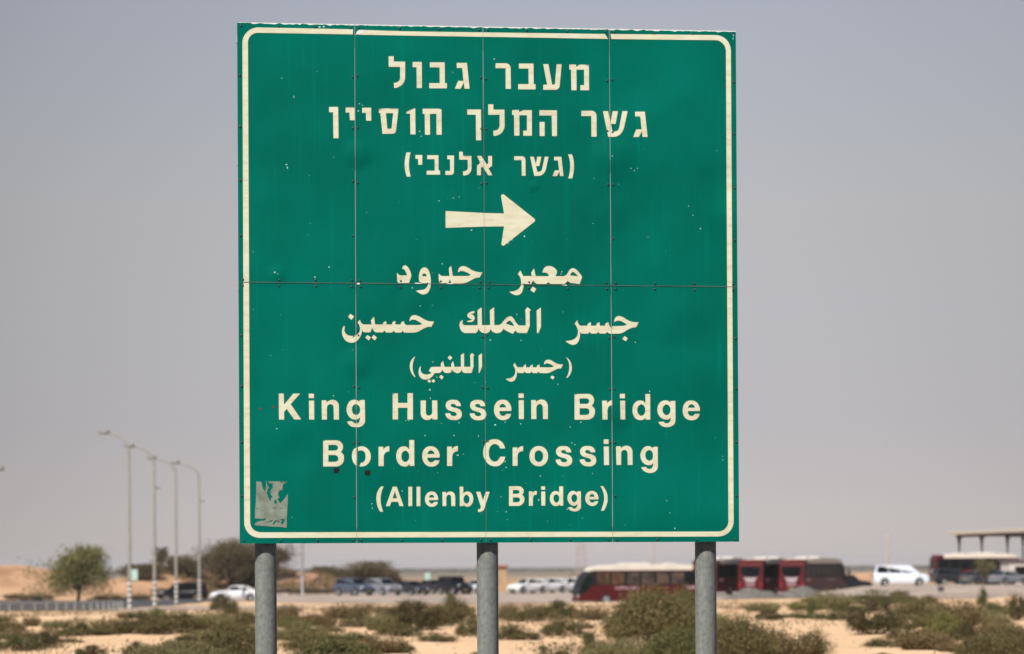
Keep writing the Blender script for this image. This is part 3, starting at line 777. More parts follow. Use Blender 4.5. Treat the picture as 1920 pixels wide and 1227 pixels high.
word('latin_word', 595, 815, 6.857, [
    [[(75,85),(110,75),(240,75,2),(305,100,1),(330,155,1),(320,200,1),(300,228),(337,265,1),(342,310,1),(325,370,1),(275,405,1),(210,412,2),(75,412)], [(142,135),(220,135,2),(258,150,1),(266,172,1),(252,197,1),(215,207,2),(142,207)], [(142,265),(220,265,2),(260,283,1),(270,310,1),(258,340,1),(220,352,2),(142,352)]],
    [(510,163),(470,190,1),(445,260,1),(447,310,1),(470,370,1),(510,407)],
    [(520,165),(560,153,1),(620,165,1),(670,215,1),(687,280,1),(670,350,1),(620,400,1),(570,412,1),(540,410),(560,362),(585,360,1),(612,330,1),(620,280,1),(605,225,1),(565,205,1),(525,215)],
    GR,
    [[(1182,72),(1245,72),(1247,405),(1187,405),(1185,375),(1160,405,1),(1115,413,1),(1060,390,1),(1022,330,1),(1015,275,1),(1030,205,1),(1075,160,1),(1120,153,1),(1160,168,1),(1182,195)], [(1132,208,1),(1170,235,1),(1182,285,1),(1168,330,1),(1132,355,1),(1095,335,1),(1080,285,1),(1095,230,1)]],
    [[(1572,297),(1412,300),(1420,330,1),(1455,358,1),(1490,350,1),(1508,333),(1570,333),(1545,385,1),(1500,410,1),(1450,413,1),(1390,385,1),(1355,325,1),(1348,270,1),(1365,205,1),(1410,160,1),(1465,152,1),(1520,170,1),(1560,220,1),(1572,265,1)], [(1415,252),(1430,220,1),(1465,205,1),(1495,225,1),(1505,252)]]],
    extra=[([GR], 595, 815, 6.857, 881 / 6.857, -0.3)])
word('latin_word', 895, 815, 10.667, [
    [(553,280),(452,280),(430,230,1),(390,200,1),(340,190,1),(275,225,1),(235,300,1),(228,370,1),(240,450,1),(280,515,1),(345,543,1),(400,525,1),(440,480,1),(455,445),(555,443),(525,540,1),(450,615,1),(350,638,1),(240,605,1),(155,510,1),(118,400,1),(120,320,1),(150,210,1),(230,125,1),(340,95,1),(440,115,1),(520,190,1)],
    [(705,260),(795,258),(798,300),(840,255,1),(915,233),(915,335),(855,345,1),(815,385,1),(803,445,2),(803,628),(705,628)],
    [[(1230,232,1),(1320,255,1),(1390,330,1),(1413,430,1),(1390,540,1),(1320,615,1),(1225,637,1),(1130,610,1),(1060,530,1),(1042,430,1),(1065,330,1),(1135,255,1)], [(1230,318,1),(1290,350,1),(1315,435,1),(1295,515,1),(1230,553,1),(1165,520,1),(1145,435,1),(1165,350,1)]]],
    extra=[([GS], 725, 730, 12, 206.9, 86.7), ([GS], 725, 730, 12, 252.0, 86.6)] + [(g, 1065, 815, 10.667, 0, 0) for g in (
        [[(713,98),(810,98),(810,190),(713,190)]], [[(713,240),(815,240),(820,613),(720,613)]],
        [[(960,238),(1053,235),(1060,280),(1110,237,1),(1175,225,1),(1245,250,1),(1282,310,1),(1288,380,2),(1290,610),(1195,610),(1190,390,2),(1175,330,1),(1130,310,1),(1080,330,1),(1062,390,2),(1062,610),(968,610)]],
        [[(1703,248),(1793,245),(1797,640,2),(1772,713,1),(1715,757,1),(1635,770,1),(1550,750,1),(1490,705,1),(1463,655),(1560,650),(1585,680,1),(1630,692,1),(1680,670,1),(1700,620,1),(1703,570),(1670,605,1),(1600,615,1),(1530,590,1),(1465,510,1),(1447,430,1),(1465,335,1),(1520,260,1),(1605,232,1),(1660,250,1),(1697,278)], [(1625,312,1),(1680,345,1),(1698,415,1),(1685,490,1),(1630,525,1),(1570,495,1),(1545,420,1),(1565,345,1)]])])
word('latin_word', 695, 900, 8.348, [
    [(165,103),(203,105),(170,190,1),(155,290,1),(165,400,1),(197,500),(150,500),(110,420,1),(90,320,1),(95,230,1),(125,150,1)],
    [[(345,108),(408,108),(515,412),(450,412),(430,345),(322,345),(300,412),(237,412)], [(378,180),(412,290),(343,290)]],
    [(590,108),(650,108),(650,413),(590,413)], [(718,108),(777,108),(777,413),(718,413)],
    [[(1055,317),(912,320),(920,350,1),(950,373,1),(980,362,1),(995,345),(1052,348),(1030,395,1),(985,420,1),(940,422,1),(885,395,1),(855,345,1),(850,300,1),(865,240,1),(905,195,1),(955,183,1),(1005,195,1),(1040,240,1),(1055,285,1)], [(912,278),(925,248,1),(955,233,1),(985,250,1),(995,278)]],
    [(1122,190),(1180,190),(1183,220),(1212,192,1),(1250,183,1),(1300,205,1),(1320,250,1),(1323,290,2),(1323,412),(1263,412),(1260,290,2),(1250,245,1),(1225,233,1),(1192,255,1),(1183,290,2),(1183,412),(1125,412)],
    [[(1393,108),(1448,108),(1450,215),(1480,190,1),(1520,183,1),(1575,210,1),(1602,265,1),(1605,310,1),(1590,370,1),(1545,415,1),(1495,420,1),(1455,390),(1450,412),(1395,412)], [(1500,235,1),(1535,260,1),(1547,305,1),(1535,350,1),(1500,373,1),(1465,350,1),(1452,305,1),(1465,258,1)]],
    [(1650,187),(1715,187),(1758,325),(1800,187),(1862,187),(1785,430,2),(1760,482,1),(1715,502,2),(1680,500),(1680,458),(1710,455,1),(1725,425)]])
word('latin_word', 940, 900, 8.727, [
    [[(125,108),(270,105,2),(335,125,1),(365,175,1),(355,225,1),(340,247),(372,285,1),(377,325,1),(355,385,1),(300,424,1),(240,428,2),(125,428)], [(188,168),(255,167,2),(290,182,1),(298,200,1),(285,220,1),(245,230,2),(188,230)], [(188,288),(260,288,2),(297,305,1),(305,328,1),(293,355,1),(255,368,2),(188,368)]],
    [(450,192),(507,190),(510,220),(535,192,1),(580,183),(578,243),(540,252,1),(519,285,1),(515,325,2),(515,425),(452,425)],
    [(652,107),(715,107),(715,163),(652,163)], [(652,192),(717,192),(718,423),(655,423)],
    [[(947,107),(1010,107),(1012,423),(955,423),(952,398),(925,425,1),(885,430,1),(835,410,1),(800,355,1),(793,305,1),(808,240,1),(845,197,1),(890,185,1),(925,195,1),(945,215)], [(897,238,1),(935,260,1),(947,305,1),(935,350,1),(900,375,1),(865,350,1),(852,305,1),(865,258,1)]],
    [[(1238,192),(1300,188),(1303,430,2),(1285,485,1),(1245,510,1),(1190,518,1),(1130,500,1),(1088,452),(1155,447),(1172,468,1),(1200,472,1),(1232,450,1),(1240,395),(1215,420,1),(1175,425,1),(1125,400,1),(1090,345,1),(1080,300,1),(1095,235,1),(1130,195,1),(1180,182,1),(1215,195,1),(1235,215)], [(1192,235,1),(1230,260,1),(1240,305,1),(1228,345,1),(1192,370,1),(1158,345,1),(1145,300,1),(1158,258,1)]],
    [[(1588,320),(1440,322),(1448,350,1),(1480,375,1),(1512,368,1),(1530,350),(1585,350),(1560,400,1),(1515,427,1),(1465,427,1),(1410,395,1),(1378,345,1),(1373,300,1),(1390,235,1),(1430,195,1),(1485,182,1),(1540,200,1),(1575,245,1),(1588,290,1)], [(1440,278),(1455,245,1),(1485,232,1),(1512,245,1),(1522,278)]],
    [(1620,103),(1665,105),(1710,180,1),(1735,260,1),(1738,340,1),(1715,430,1),(1675,508),(1630,507),(1660,420,1),(1680,330,1),(1677,240,1),(1655,170,1)]])

# --- patches of letter film gone grey
M_worn = pmat('worn_film', (0.40, 0.36, 0.31), .7, var=.25, scale=20, spec=.1)
for x0, y0, sc, sh in ((610, 185, 8, [(803,162),(850,150),(885,152),(850,160),(815,182),(803,185)]), (610, 185, 8, [(955,151),(1097,153),(1096,166),(1060,158),(1000,160)]),
                       (610, 185, 8, [(1216,201),(1300,161),(1322,160),(1280,178),(1240,196),(1220,212)]), (920, 95, 9.6, [(1690,258),(1767,258),(1768,300),(1745,280),(1715,268)]),
                       (725, 730, 12, [(136,99),(205,95),(185,108),(150,132),(136,128)]), (750, 275, 10.667, [(1270,189),(1400,191),(1380,200),(1300,204)]),
                       (850, 565, 10.667, [(1012,390),(1075,328),(1120,312),(1085,335),(1040,375)]), (1065, 730, 7.385, [(92,69),(130,68),(110,76),(93,90)])):
    b = MB(); decal(b, [sh], x0, y0, sc, 0.0042); b.build('worn_film', M_worn, sign)

# --- remains of a torn-off sticker, black tape, chips in the film
M_stick = pmat('sticker_residue', (0.225, 0.255, 0.205), 0.8, var=0.25, scale=14, spec=0.1)
M_tape = pmat('black_tape', (0.012, 0.008, 0.009), 0.6, var=0.4, scale=30, spec=0.2)
M_chip = pmat('chipped_film', (0.62, 0.92, 0.84), 0.6, var=0.25, scale=9)
M_rust = pmat('rust_spot', (0.16, 0.07, 0.03), 0.9, var=0.3, scale=30, spec=0.1)
b = MB()
decal(b, [[(330,188),(405,195),(418,230),(425,265),(440,310),(470,345),(478,280),(485,165),(495,220),(500,245),(530,290),(510,300),(495,370),(520,440),(545,490),(560,470),(560,440),(590,430),(560,400),(545,370),(552,330),(590,270),(575,250),(600,225),(530,215),(520,185),(610,190),(700,185),(715,210),(730,195),(810,195),(770,215),(740,240),(735,280),(730,320),(690,325),(670,350),(665,400),(690,440),(655,450),(680,500),(705,522),(760,460),(815,375),(818,460),(808,600),(800,760),(795,900),(680,885),(560,880),(330,865),(298,850),(345,810),(400,790),(450,795),(490,750),(420,765),(310,755),(318,600),(325,500)],
          [(620,470,1),(640,480,1),(645,520,1),(625,535,1),(610,510,1)], [(575,590),(640,592),(638,605),(600,606)], [(690,592),(745,596),(742,604),(692,602)],
          [(480,825),(590,770),(575,800),(500,825)], [(585,850),(610,800),(640,780),(690,800),(680,825),(650,800),(625,815),(610,855)], [(695,770),(770,765),(765,800),(740,845),(700,830),(735,800)], [(325,597),(370,610),(335,612)]], 440, 880, 8.183, 0.003)
b.build('torn_sticker', M_stick, sign)
b = MB()
for sh in ([(205,435),(240,428),(280,432),(272,495),(250,490),(210,492)], [(605,465),(650,460),(682,458),(680,515),(660,520),(655,545),(640,520),(610,518)]):
    b = MB(); decal(b, [sh], 595, 815, 6.857, 0.0046)
    b.build('black_tape', M_tape, sign)
b = MB(); b2 = MB(); rnd = random.Random(3)
spots = [(515,511,2.2,1.2),(521,514,1,1),(590.5,520,1.4,1.4),(617,501,1,1.8),(528,147,.9,.9),(551,182,.6,3.2),(537,309,2.2,1.2),(539,315,1.2,2.4),(674,195,1,1),(680,198,.8,.8),(672,208.5,1.8,1),(787,246.7,1,1),(789.5,256,1,1),
         (823,377,1.1,1.1),(850,371.5,1.2,1.2),(861,369.5,1,1),(884,432,1.4,1.4),(983,443.5,1.6,1.6),(953,457,1,1),(960,450,.9,.9),(829.5,495,1.2,1.2),(773,540,1.1,1.1),(1053.5,510,1.2,1.2),(1052,514,.8,1),(788,574,1,1.2),(919,638,1.7,1.2),
         (969,590,1.1,1.1),(977,638.5,.9,.9),(1191,642,1,1.2),(812,679,.9,1.2),(819,707.5,1.1,.8),(910,717,1,1),(1046,721,1,1),(625,742.5,1.3,.8),(519,804,1.1,1.1),(806,731,1.2,2),(807,747,.9,1),(766,789,1,1),(761,789,.9,.9),(860.5,793,.8,1.4),
         (928,797,1.8,1.4),(947,792,1.1,1),(976,795,1.1,1),(1218,734.5,1.2,1.3),(1089,792,1,1),(1069,801,1,1),(858,854,2.2,1),(869,852,1,.7),(897,818,.8,1.5),(947,866,.9,1.2),(949,877,1.1,1.2),(797,817,1.3,.9),(851,817,1.8,.8),(1072,831,1,1),(1078,834,1,1),
         (1111,888,1,1),(754,921,1,1),(697,945,1,1.2),(698,953,1,1),(1010,938,1,1.8),(949,960,1,1.2),(1063.5,955,1,1.4),(1013,893,1.4,1),(1148,293,1,1),(1183,316,1,1),(1189,320.5,1,1),(1195,316,1,1),(1313,429,1.4,1.2),(1299,404,1,1),(1291,387,1,1),(927,111,1.2,1.4),
         (1374.5,67,1,1.6),(1374.5,73,.7,1.8),(599,51,3,1.1),(607,50.5,2,1.6),(1265,991,1.1,1.1),(1250,939,1.2,1.2),(1256,962,.9,1),(1221,886,1,1)]
for i in range(70):
    cx = rnd.choice([520, 800, 830, 950, 960, 1080, 1190, 1300, 720, 600]); cy = rnd.choice([120, 330, 380, 450, 500, 560, 720, 800, 880, 950])
    spots.append((min(1355, max(475, rnd.gauss(cx, 70))), min(985, max(80, rnd.gauss(cy, 60))), rnd.uniform(.3, .75), rnd.uniform(.3, .8)))
for px, py, a, c in spots:
    n = 7
    decal(b, [[(px + a * rnd.uniform(.6, 1.15) * math.cos(2 * math.pi * k / n), py + c * rnd.uniform(.6, 1.15) * math.sin(2 * math.pi * k / n)) for k in range(n)]], 0, 0, 1, 0.0026, th=0.001)
b.build('chipped_film', M_chip, sign)
for px, py, a in ((514, 763.5, 3.0), (487.5, 767, 2.6), (505, 765.5, 1.0)):
    n = 9
    b2 = MB(); decal(b2, [[(px + a * rnd.uniform(.7, 1.15) * math.cos(2 * math.pi * k / n), py + a * .8 * rnd.uniform(.7, 1.15) * math.sin(2 * math.pi * k / n)) for k in range(n)]], 0, 0, 1, 0.0028)
    b2.build('rust_spot', M_rust, sign)
# film residue along the middle seam
b = MB()
for sh in ([(455,488),(520,486),(600,496),(602,505),(520,506),(458,505)], [(1090,500),(1160,496),(1225,502),(1225,511),(1100,511)]):
    decal(b, [sh], 735, 485, 10.667, 0.0052)
for sh in ([(1300,592),(1380,596),(1418,598),(1416,610),(1380,612),(1310,602)],):
    decal(b, [sh], 945, 485, 12, 0.0052)
decal(b, [[(669.5,531.2),(675,531.0),(674,534),(668.5,533.6)]], 0, 0, 1, 0.0052)
b.build('film_residue', M_white, sign)

# --- three round steel posts and the rails behind the panels
def post_material():
    m, n, b = newmat('galvanised_post')
    tcn = n.nodes.new('ShaderNodeTexCoord'); vec = tcn.outputs['Object']
    q = n.nodes.new('ShaderNodeTexNoise'); q.inputs['Scale'].default_value = 26; q.inputs['Detail'].default_value = 7; q.inputs['Roughness'].default_value = .7; L(n, vec, q.inputs['Vector'])
    r = n.nodes.new('ShaderNodeValToRGB'); e = r.color_ramp.elements
    e[0].position = .3; e[0].color = (0.10467, 0.1134, 0.1052, 1); e[1].position = .72; e[1].color = (0.20435, 0.2140, 0.1978, 1)
    L(n, q.outputs['Fac'], r.inputs[0])
    mp = n.nodes.new('ShaderNodeMapping'); mp.inputs['Scale'].default_value = (30, 30, 2.2); L(n, vec, mp.inputs[0])
    q2 = n.nodes.new('ShaderNodeTexNoise'); q2.inputs['Scale'].default_value = 1; q2.inputs['Detail'].default_value = 6; q2.inputs['Roughness'].default_value = .7; L(n, mp.outputs[0], q2.inputs['Vector'])
    r2 = n.nodes.new('ShaderNodeValToRGB'); r2.color_ramp.elements[0].position = .52; r2.color_ramp.elements[1].position = .74
    r2.color_ramp.elements[0].color = (0, 0, 0, 1); r2.color_ramp.elements[1].color = (.6, .6, .6, 1); L(n, q2.outputs['Fac'], r2.inputs[0])
    mx = n.nodes.new('ShaderNodeMix'); mx.data_type = 'RGBA'; mx.inputs[7].default_value = (0.26416, 0.2563, 0.2095, 1)
    L(n, r2.outputs[0], mx.inputs[0]); L(n, r.outputs[0], mx.inputs[6])
    # small dark pits
    v = n.nodes.new('ShaderNodeTexNoise'); v.inputs['Scale'].default_value = 85; v.inputs['Detail'].default_value = 2; L(n, vec, v.inputs['Vector'])
    r3 = n.nodes.new('ShaderNodeValToRGB'); r3.color_ramp.elements[0].position = .25; r3.color_ramp.elements[1].position = .32
    r3.color_ramp.elements[0].color = (.8, .8, .8, 1); r3.color_ramp.elements[1].color = (0, 0, 0, 1); L(n, v.outputs['Fac'], r3.inputs[0])
    mx2 = n.nodes.new('ShaderNodeMix'); mx2.data_type = 'RGBA'; mx2.inputs[7].default_value = (0.06978, 0.0690, 0.0634, 1)
    L(n, r3.outputs[0], mx2.inputs[0]); L(n, mx.outputs[2], mx2.inputs[6]); L(n, mx2.outputs[2], b.inputs['Base Color'])
    b.inputs['Roughness'].default_value = .6; b.inputs['Specular IOR Level'].default_value = .12; b.inputs['Metallic'].default_value = 0.0
    bp = n.nodes.new('ShaderNodeBump'); bp.inputs['Distance'].default_value = .0025; L(n, q.outputs['Fac'], bp.inputs['Height']); L(n, bp.outputs[0], b.inputs['Normal'])
    return m
M_galv = post_material()
PR = 0.0757
for px in (499.5, 918.0, 1329.5):
    c = S(px, 1100) - SN * (0.052 + PR)
    zt = 5.0
    b = MB().lathe([(PR, -0.4), (PR, 0.5), (PR, 1.6), (PR, 3.0), (PR, zt), (PR - .01, zt + .01), (0.001, zt + .01)], 48)
    o = b.build('post', M_galv, sign)
    o.location = (c.x - SO.x, c.y - SO.y, 0)
wid = (S(449, 1019) - S(1386, 1016)).length
ang = math.atan2(SU.y, SU.x)
mid = S(917.5, 1017)
for z in (mid.z + 0.058, mid.z + 0.9, mid.z + 1.78, mid.z + 2.65, mid.z + 3.5):
    dz = 0
    b = MB().box((0, 0, 0), (wid - 0.03, 0.046, 0.05), 0).box((0, 0.018, 0.0), (wid - 0.05, 0.008, 0.09), 0)
    o = b.build('frame_rail', M_alu, sign)
    c = mid - SN * 0.0275
    o.location = (c.x - SO.x, c.y - SO.y, z); o.rotation_euler = (0, 0, ang)

# ------------------------------------------------------------------ vegetation
def leaf(b, p, s, rnd, up_bias=0.5, asp=0.45):
    d = Vector((rnd.gauss(0, 1), rnd.gauss(0, 1), rnd.gauss(up_bias, .8))).normalized()
    w = d.cross(Vector((rnd.gauss(0, 1), rnd.gauss(0, 1), rnd.gauss(0, 1)))).normalized()
    a = d * s; c = w * s * asp
    i = len(b.v)
    b.v += [tuple(p - c * .3), tuple(p + a * .55 - c), tuple(p + a), tuple(p + a * .55 + c)]
    b.f.append((i, i + 1, i + 2, i + 3)); b.m.append(0); b.sm.append(False)

LEAFCOL = {
    'olive': [(0.071, 0.062, 0.022), (0.128, 0.108, 0.043), (0.188, 0.151, 0.066), (0.094, 0.092, 0.030)],
    'green': [(0.053, 0.062, 0.020), (0.099, 0.103, 0.033), (0.155, 0.142, 0.055), (0.080, 0.088, 0.029)],
    'dark':  [(0.043, 0.038, 0.016), (0.080, 0.070, 0.027), (0.128, 0.102, 0.043), (0.066, 0.060, 0.022)],
    'brown': [(0.099, 0.070, 0.030), (0.165, 0.115, 0.052), (0.225, 0.166, 0.081), (0.123, 0.097, 0.044)],
    'pale':  [(0.123, 0.115, 0.045), (0.188, 0.170, 0.073), (0.262, 0.229, 0.110), (0.151, 0.142, 0.057)],
    'red':   [(0.080, 0.041, 0.018), (0.142, 0.072, 0.033), (0.188, 0.120, 0.059), (0.104, 0.070, 0.029)],
    'lime':  [(0.099, 0.106, 0.027), (0.160, 0.161, 0.043), (0.225, 0.212, 0.066), (0.123, 0.125, 0.037)],
}
LM = {k: leafmat('leaf_' + k, v, 0.05) for k, v in LEAFCOL.items()}
M_twig = pmat('dry_twig', (0.16, 0.115, 0.075), 0.9, var=0.3, scale=8, spec=0.1)
M_bark = pmat('bark', (0.12, 0.088, 0.06), 0.95, var=0.35, scale=6, spec=0.1, bump=.02, bscale=14)

def shrub_mesh(seed, n=2600, shape='dome', ls=0.06):
    rnd = random.Random(seed); b = MB()
    cl = []
    nc = 80 if n > 10000 else (38 if shape == 'dome' else 28)
    for i in range(nc):
        a = rnd.uniform(0, 2 * math.pi); r = math.sqrt(rnd.random()) * (0.86 if shape != 'tall' else .55)
        hmax = math.sqrt(max(0.05, 1 - r * r)) if shape != 'low' else 0.9 - 0.55 * r
        z = hmax * rnd.uniform(0.25, 0.92) * rnd.uniform(.75, 1.06)
        cl.append((Vector((r * math.cos(a), r * math.sin(a), max(0.06, z))), rnd.uniform(0.07, 0.15) * (1.15 if n > 10000 else 1)))
    for i in range(n):
        c, s = cl[int(rnd.random() ** 1.0 * nc)]
        p = c + Vector((rnd.gauss(0, s), rnd.gauss(0, s), rnd.gauss(0, s * .75)))
        if p.z < 0.0: p.z = abs(p.z) * .5
        if p.length > 1.15: continue
        leaf(b, p, ls * rnd.uniform(.6, 1.5), rnd, .6)
    # sprigs that stick out of the outline
    for i in range(n // 14):
        a = rnd.uniform(0, 2 * math.pi); el = rnd.uniform(.1, 1.5)
        d = Vector((math.cos(a) * math.cos(el), math.sin(a) * math.cos(el), math.sin(el)))
        p0 = d * rnd.uniform(.7, .92)
        for k in range(4): leaf(b, p0 + d * k * .055, ls * .8, rnd, .9)
    nl = len(b.f)
    for i in range(26):
        c, s = cl[i % nc]
        b.tube([(c.x * .12, c.y * .12, 0), (c.x * .6, c.y * .6, c.z * .55), tuple(c)], [.018, .011, .004], 4, 1, False)
    me_o = b.build('shrub_proto', [LM['olive'], M_twig])
    me = me_o.data; bpy.data.objects.remove(me_o)
    return me
def wisp_mesh(seed, n=420):
    """dry bush of thin upright stems with few leaves"""
    rnd = random.Random(seed); b = MB()
    for i in range(n):
        a = rnd.uniform(0, 2 * math.pi); r = math.sqrt(rnd.random()) * .75
        base = Vector((r * math.cos(a) * .8, r * math.sin(a) * .8, 0))
        d = Vector((math.cos(a) * r * rnd.uniform(.3, 1.1), math.sin(a) * r * rnd.uniform(.3, 1.1), 1)).normalized()
        ln = rnd.uniform(.45, 1.0) * (1.05 - .45 * r)
        for k in range(9):
            p = base + d * ln * (k / 8) + Vector((rnd.gauss(0, .02), rnd.gauss(0, .02), 0))
            leaf(b, p, rnd.uniform(.07, .14), rnd, 1.4, .16)
            if k > 2: leaf(b, p, rnd.uniform(.03, .06), rnd, .6, .4)
    me_o = b.build('shrub_proto', [LM['olive']]); me = me_o.data; bpy.data.objects.remove(me_o)
    return me
SHAPES = {'wisp': [wisp_mesh(s) for s in (31, 32, 33)], 'dome': [shrub_mesh(s, 7500, 'dome', .046) for s in (1, 2, 3, 4)], 'low': [shrub_mesh(s, 5500, 'low', .05) for s in (5, 6, 7)], 'tall': [shrub_mesh(s, 4200, 'tall', .044) for s in (8, 9)],
          'big': [shrub_mesh(s, 17000, 'dome', .034) for s in (10, 11)]}
_sh = 0
def shrub(px, base, hw, h, col, label, shape=None, Y=None):
    global _sh
    _sh += 1
    rnd = random.Random(100 + _sh)
    if Y is None: p, Y = hit(px, base)
    else: p = on_ground(px, Y)
    w = hw * 1.3 * Y / F; hh = h * 1.12 * Y / F
    if shape is None: shape = 'big' if hw * h > 3500 else ('low' if h < hw * .62 else ('tall' if h > hw * 1.35 else 'dome'))
    if col in ('brown', 'red', 'pale') and _sh % 3 != 0 and shape != 'big': shape = 'wisp'
    me = SHAPES[shape][_sh % len(SHAPES[shape])]
    o = bpy.data.objects.new('desert_shrub', me)
    COL.objects.link(o)
    o.location = p - Vector((0, 0, .03)); o.scale = (w, w * rnd.uniform(.7, .95), hh)
    o.rotation_euler = (0, 0, rnd.uniform(0, 6.28))
    o.material_slots[0].link = 'OBJECT'; o.material_slots[0].material = LM[col]
    return tag(o, label, 'shrub', 'shrubs on the desert sand')

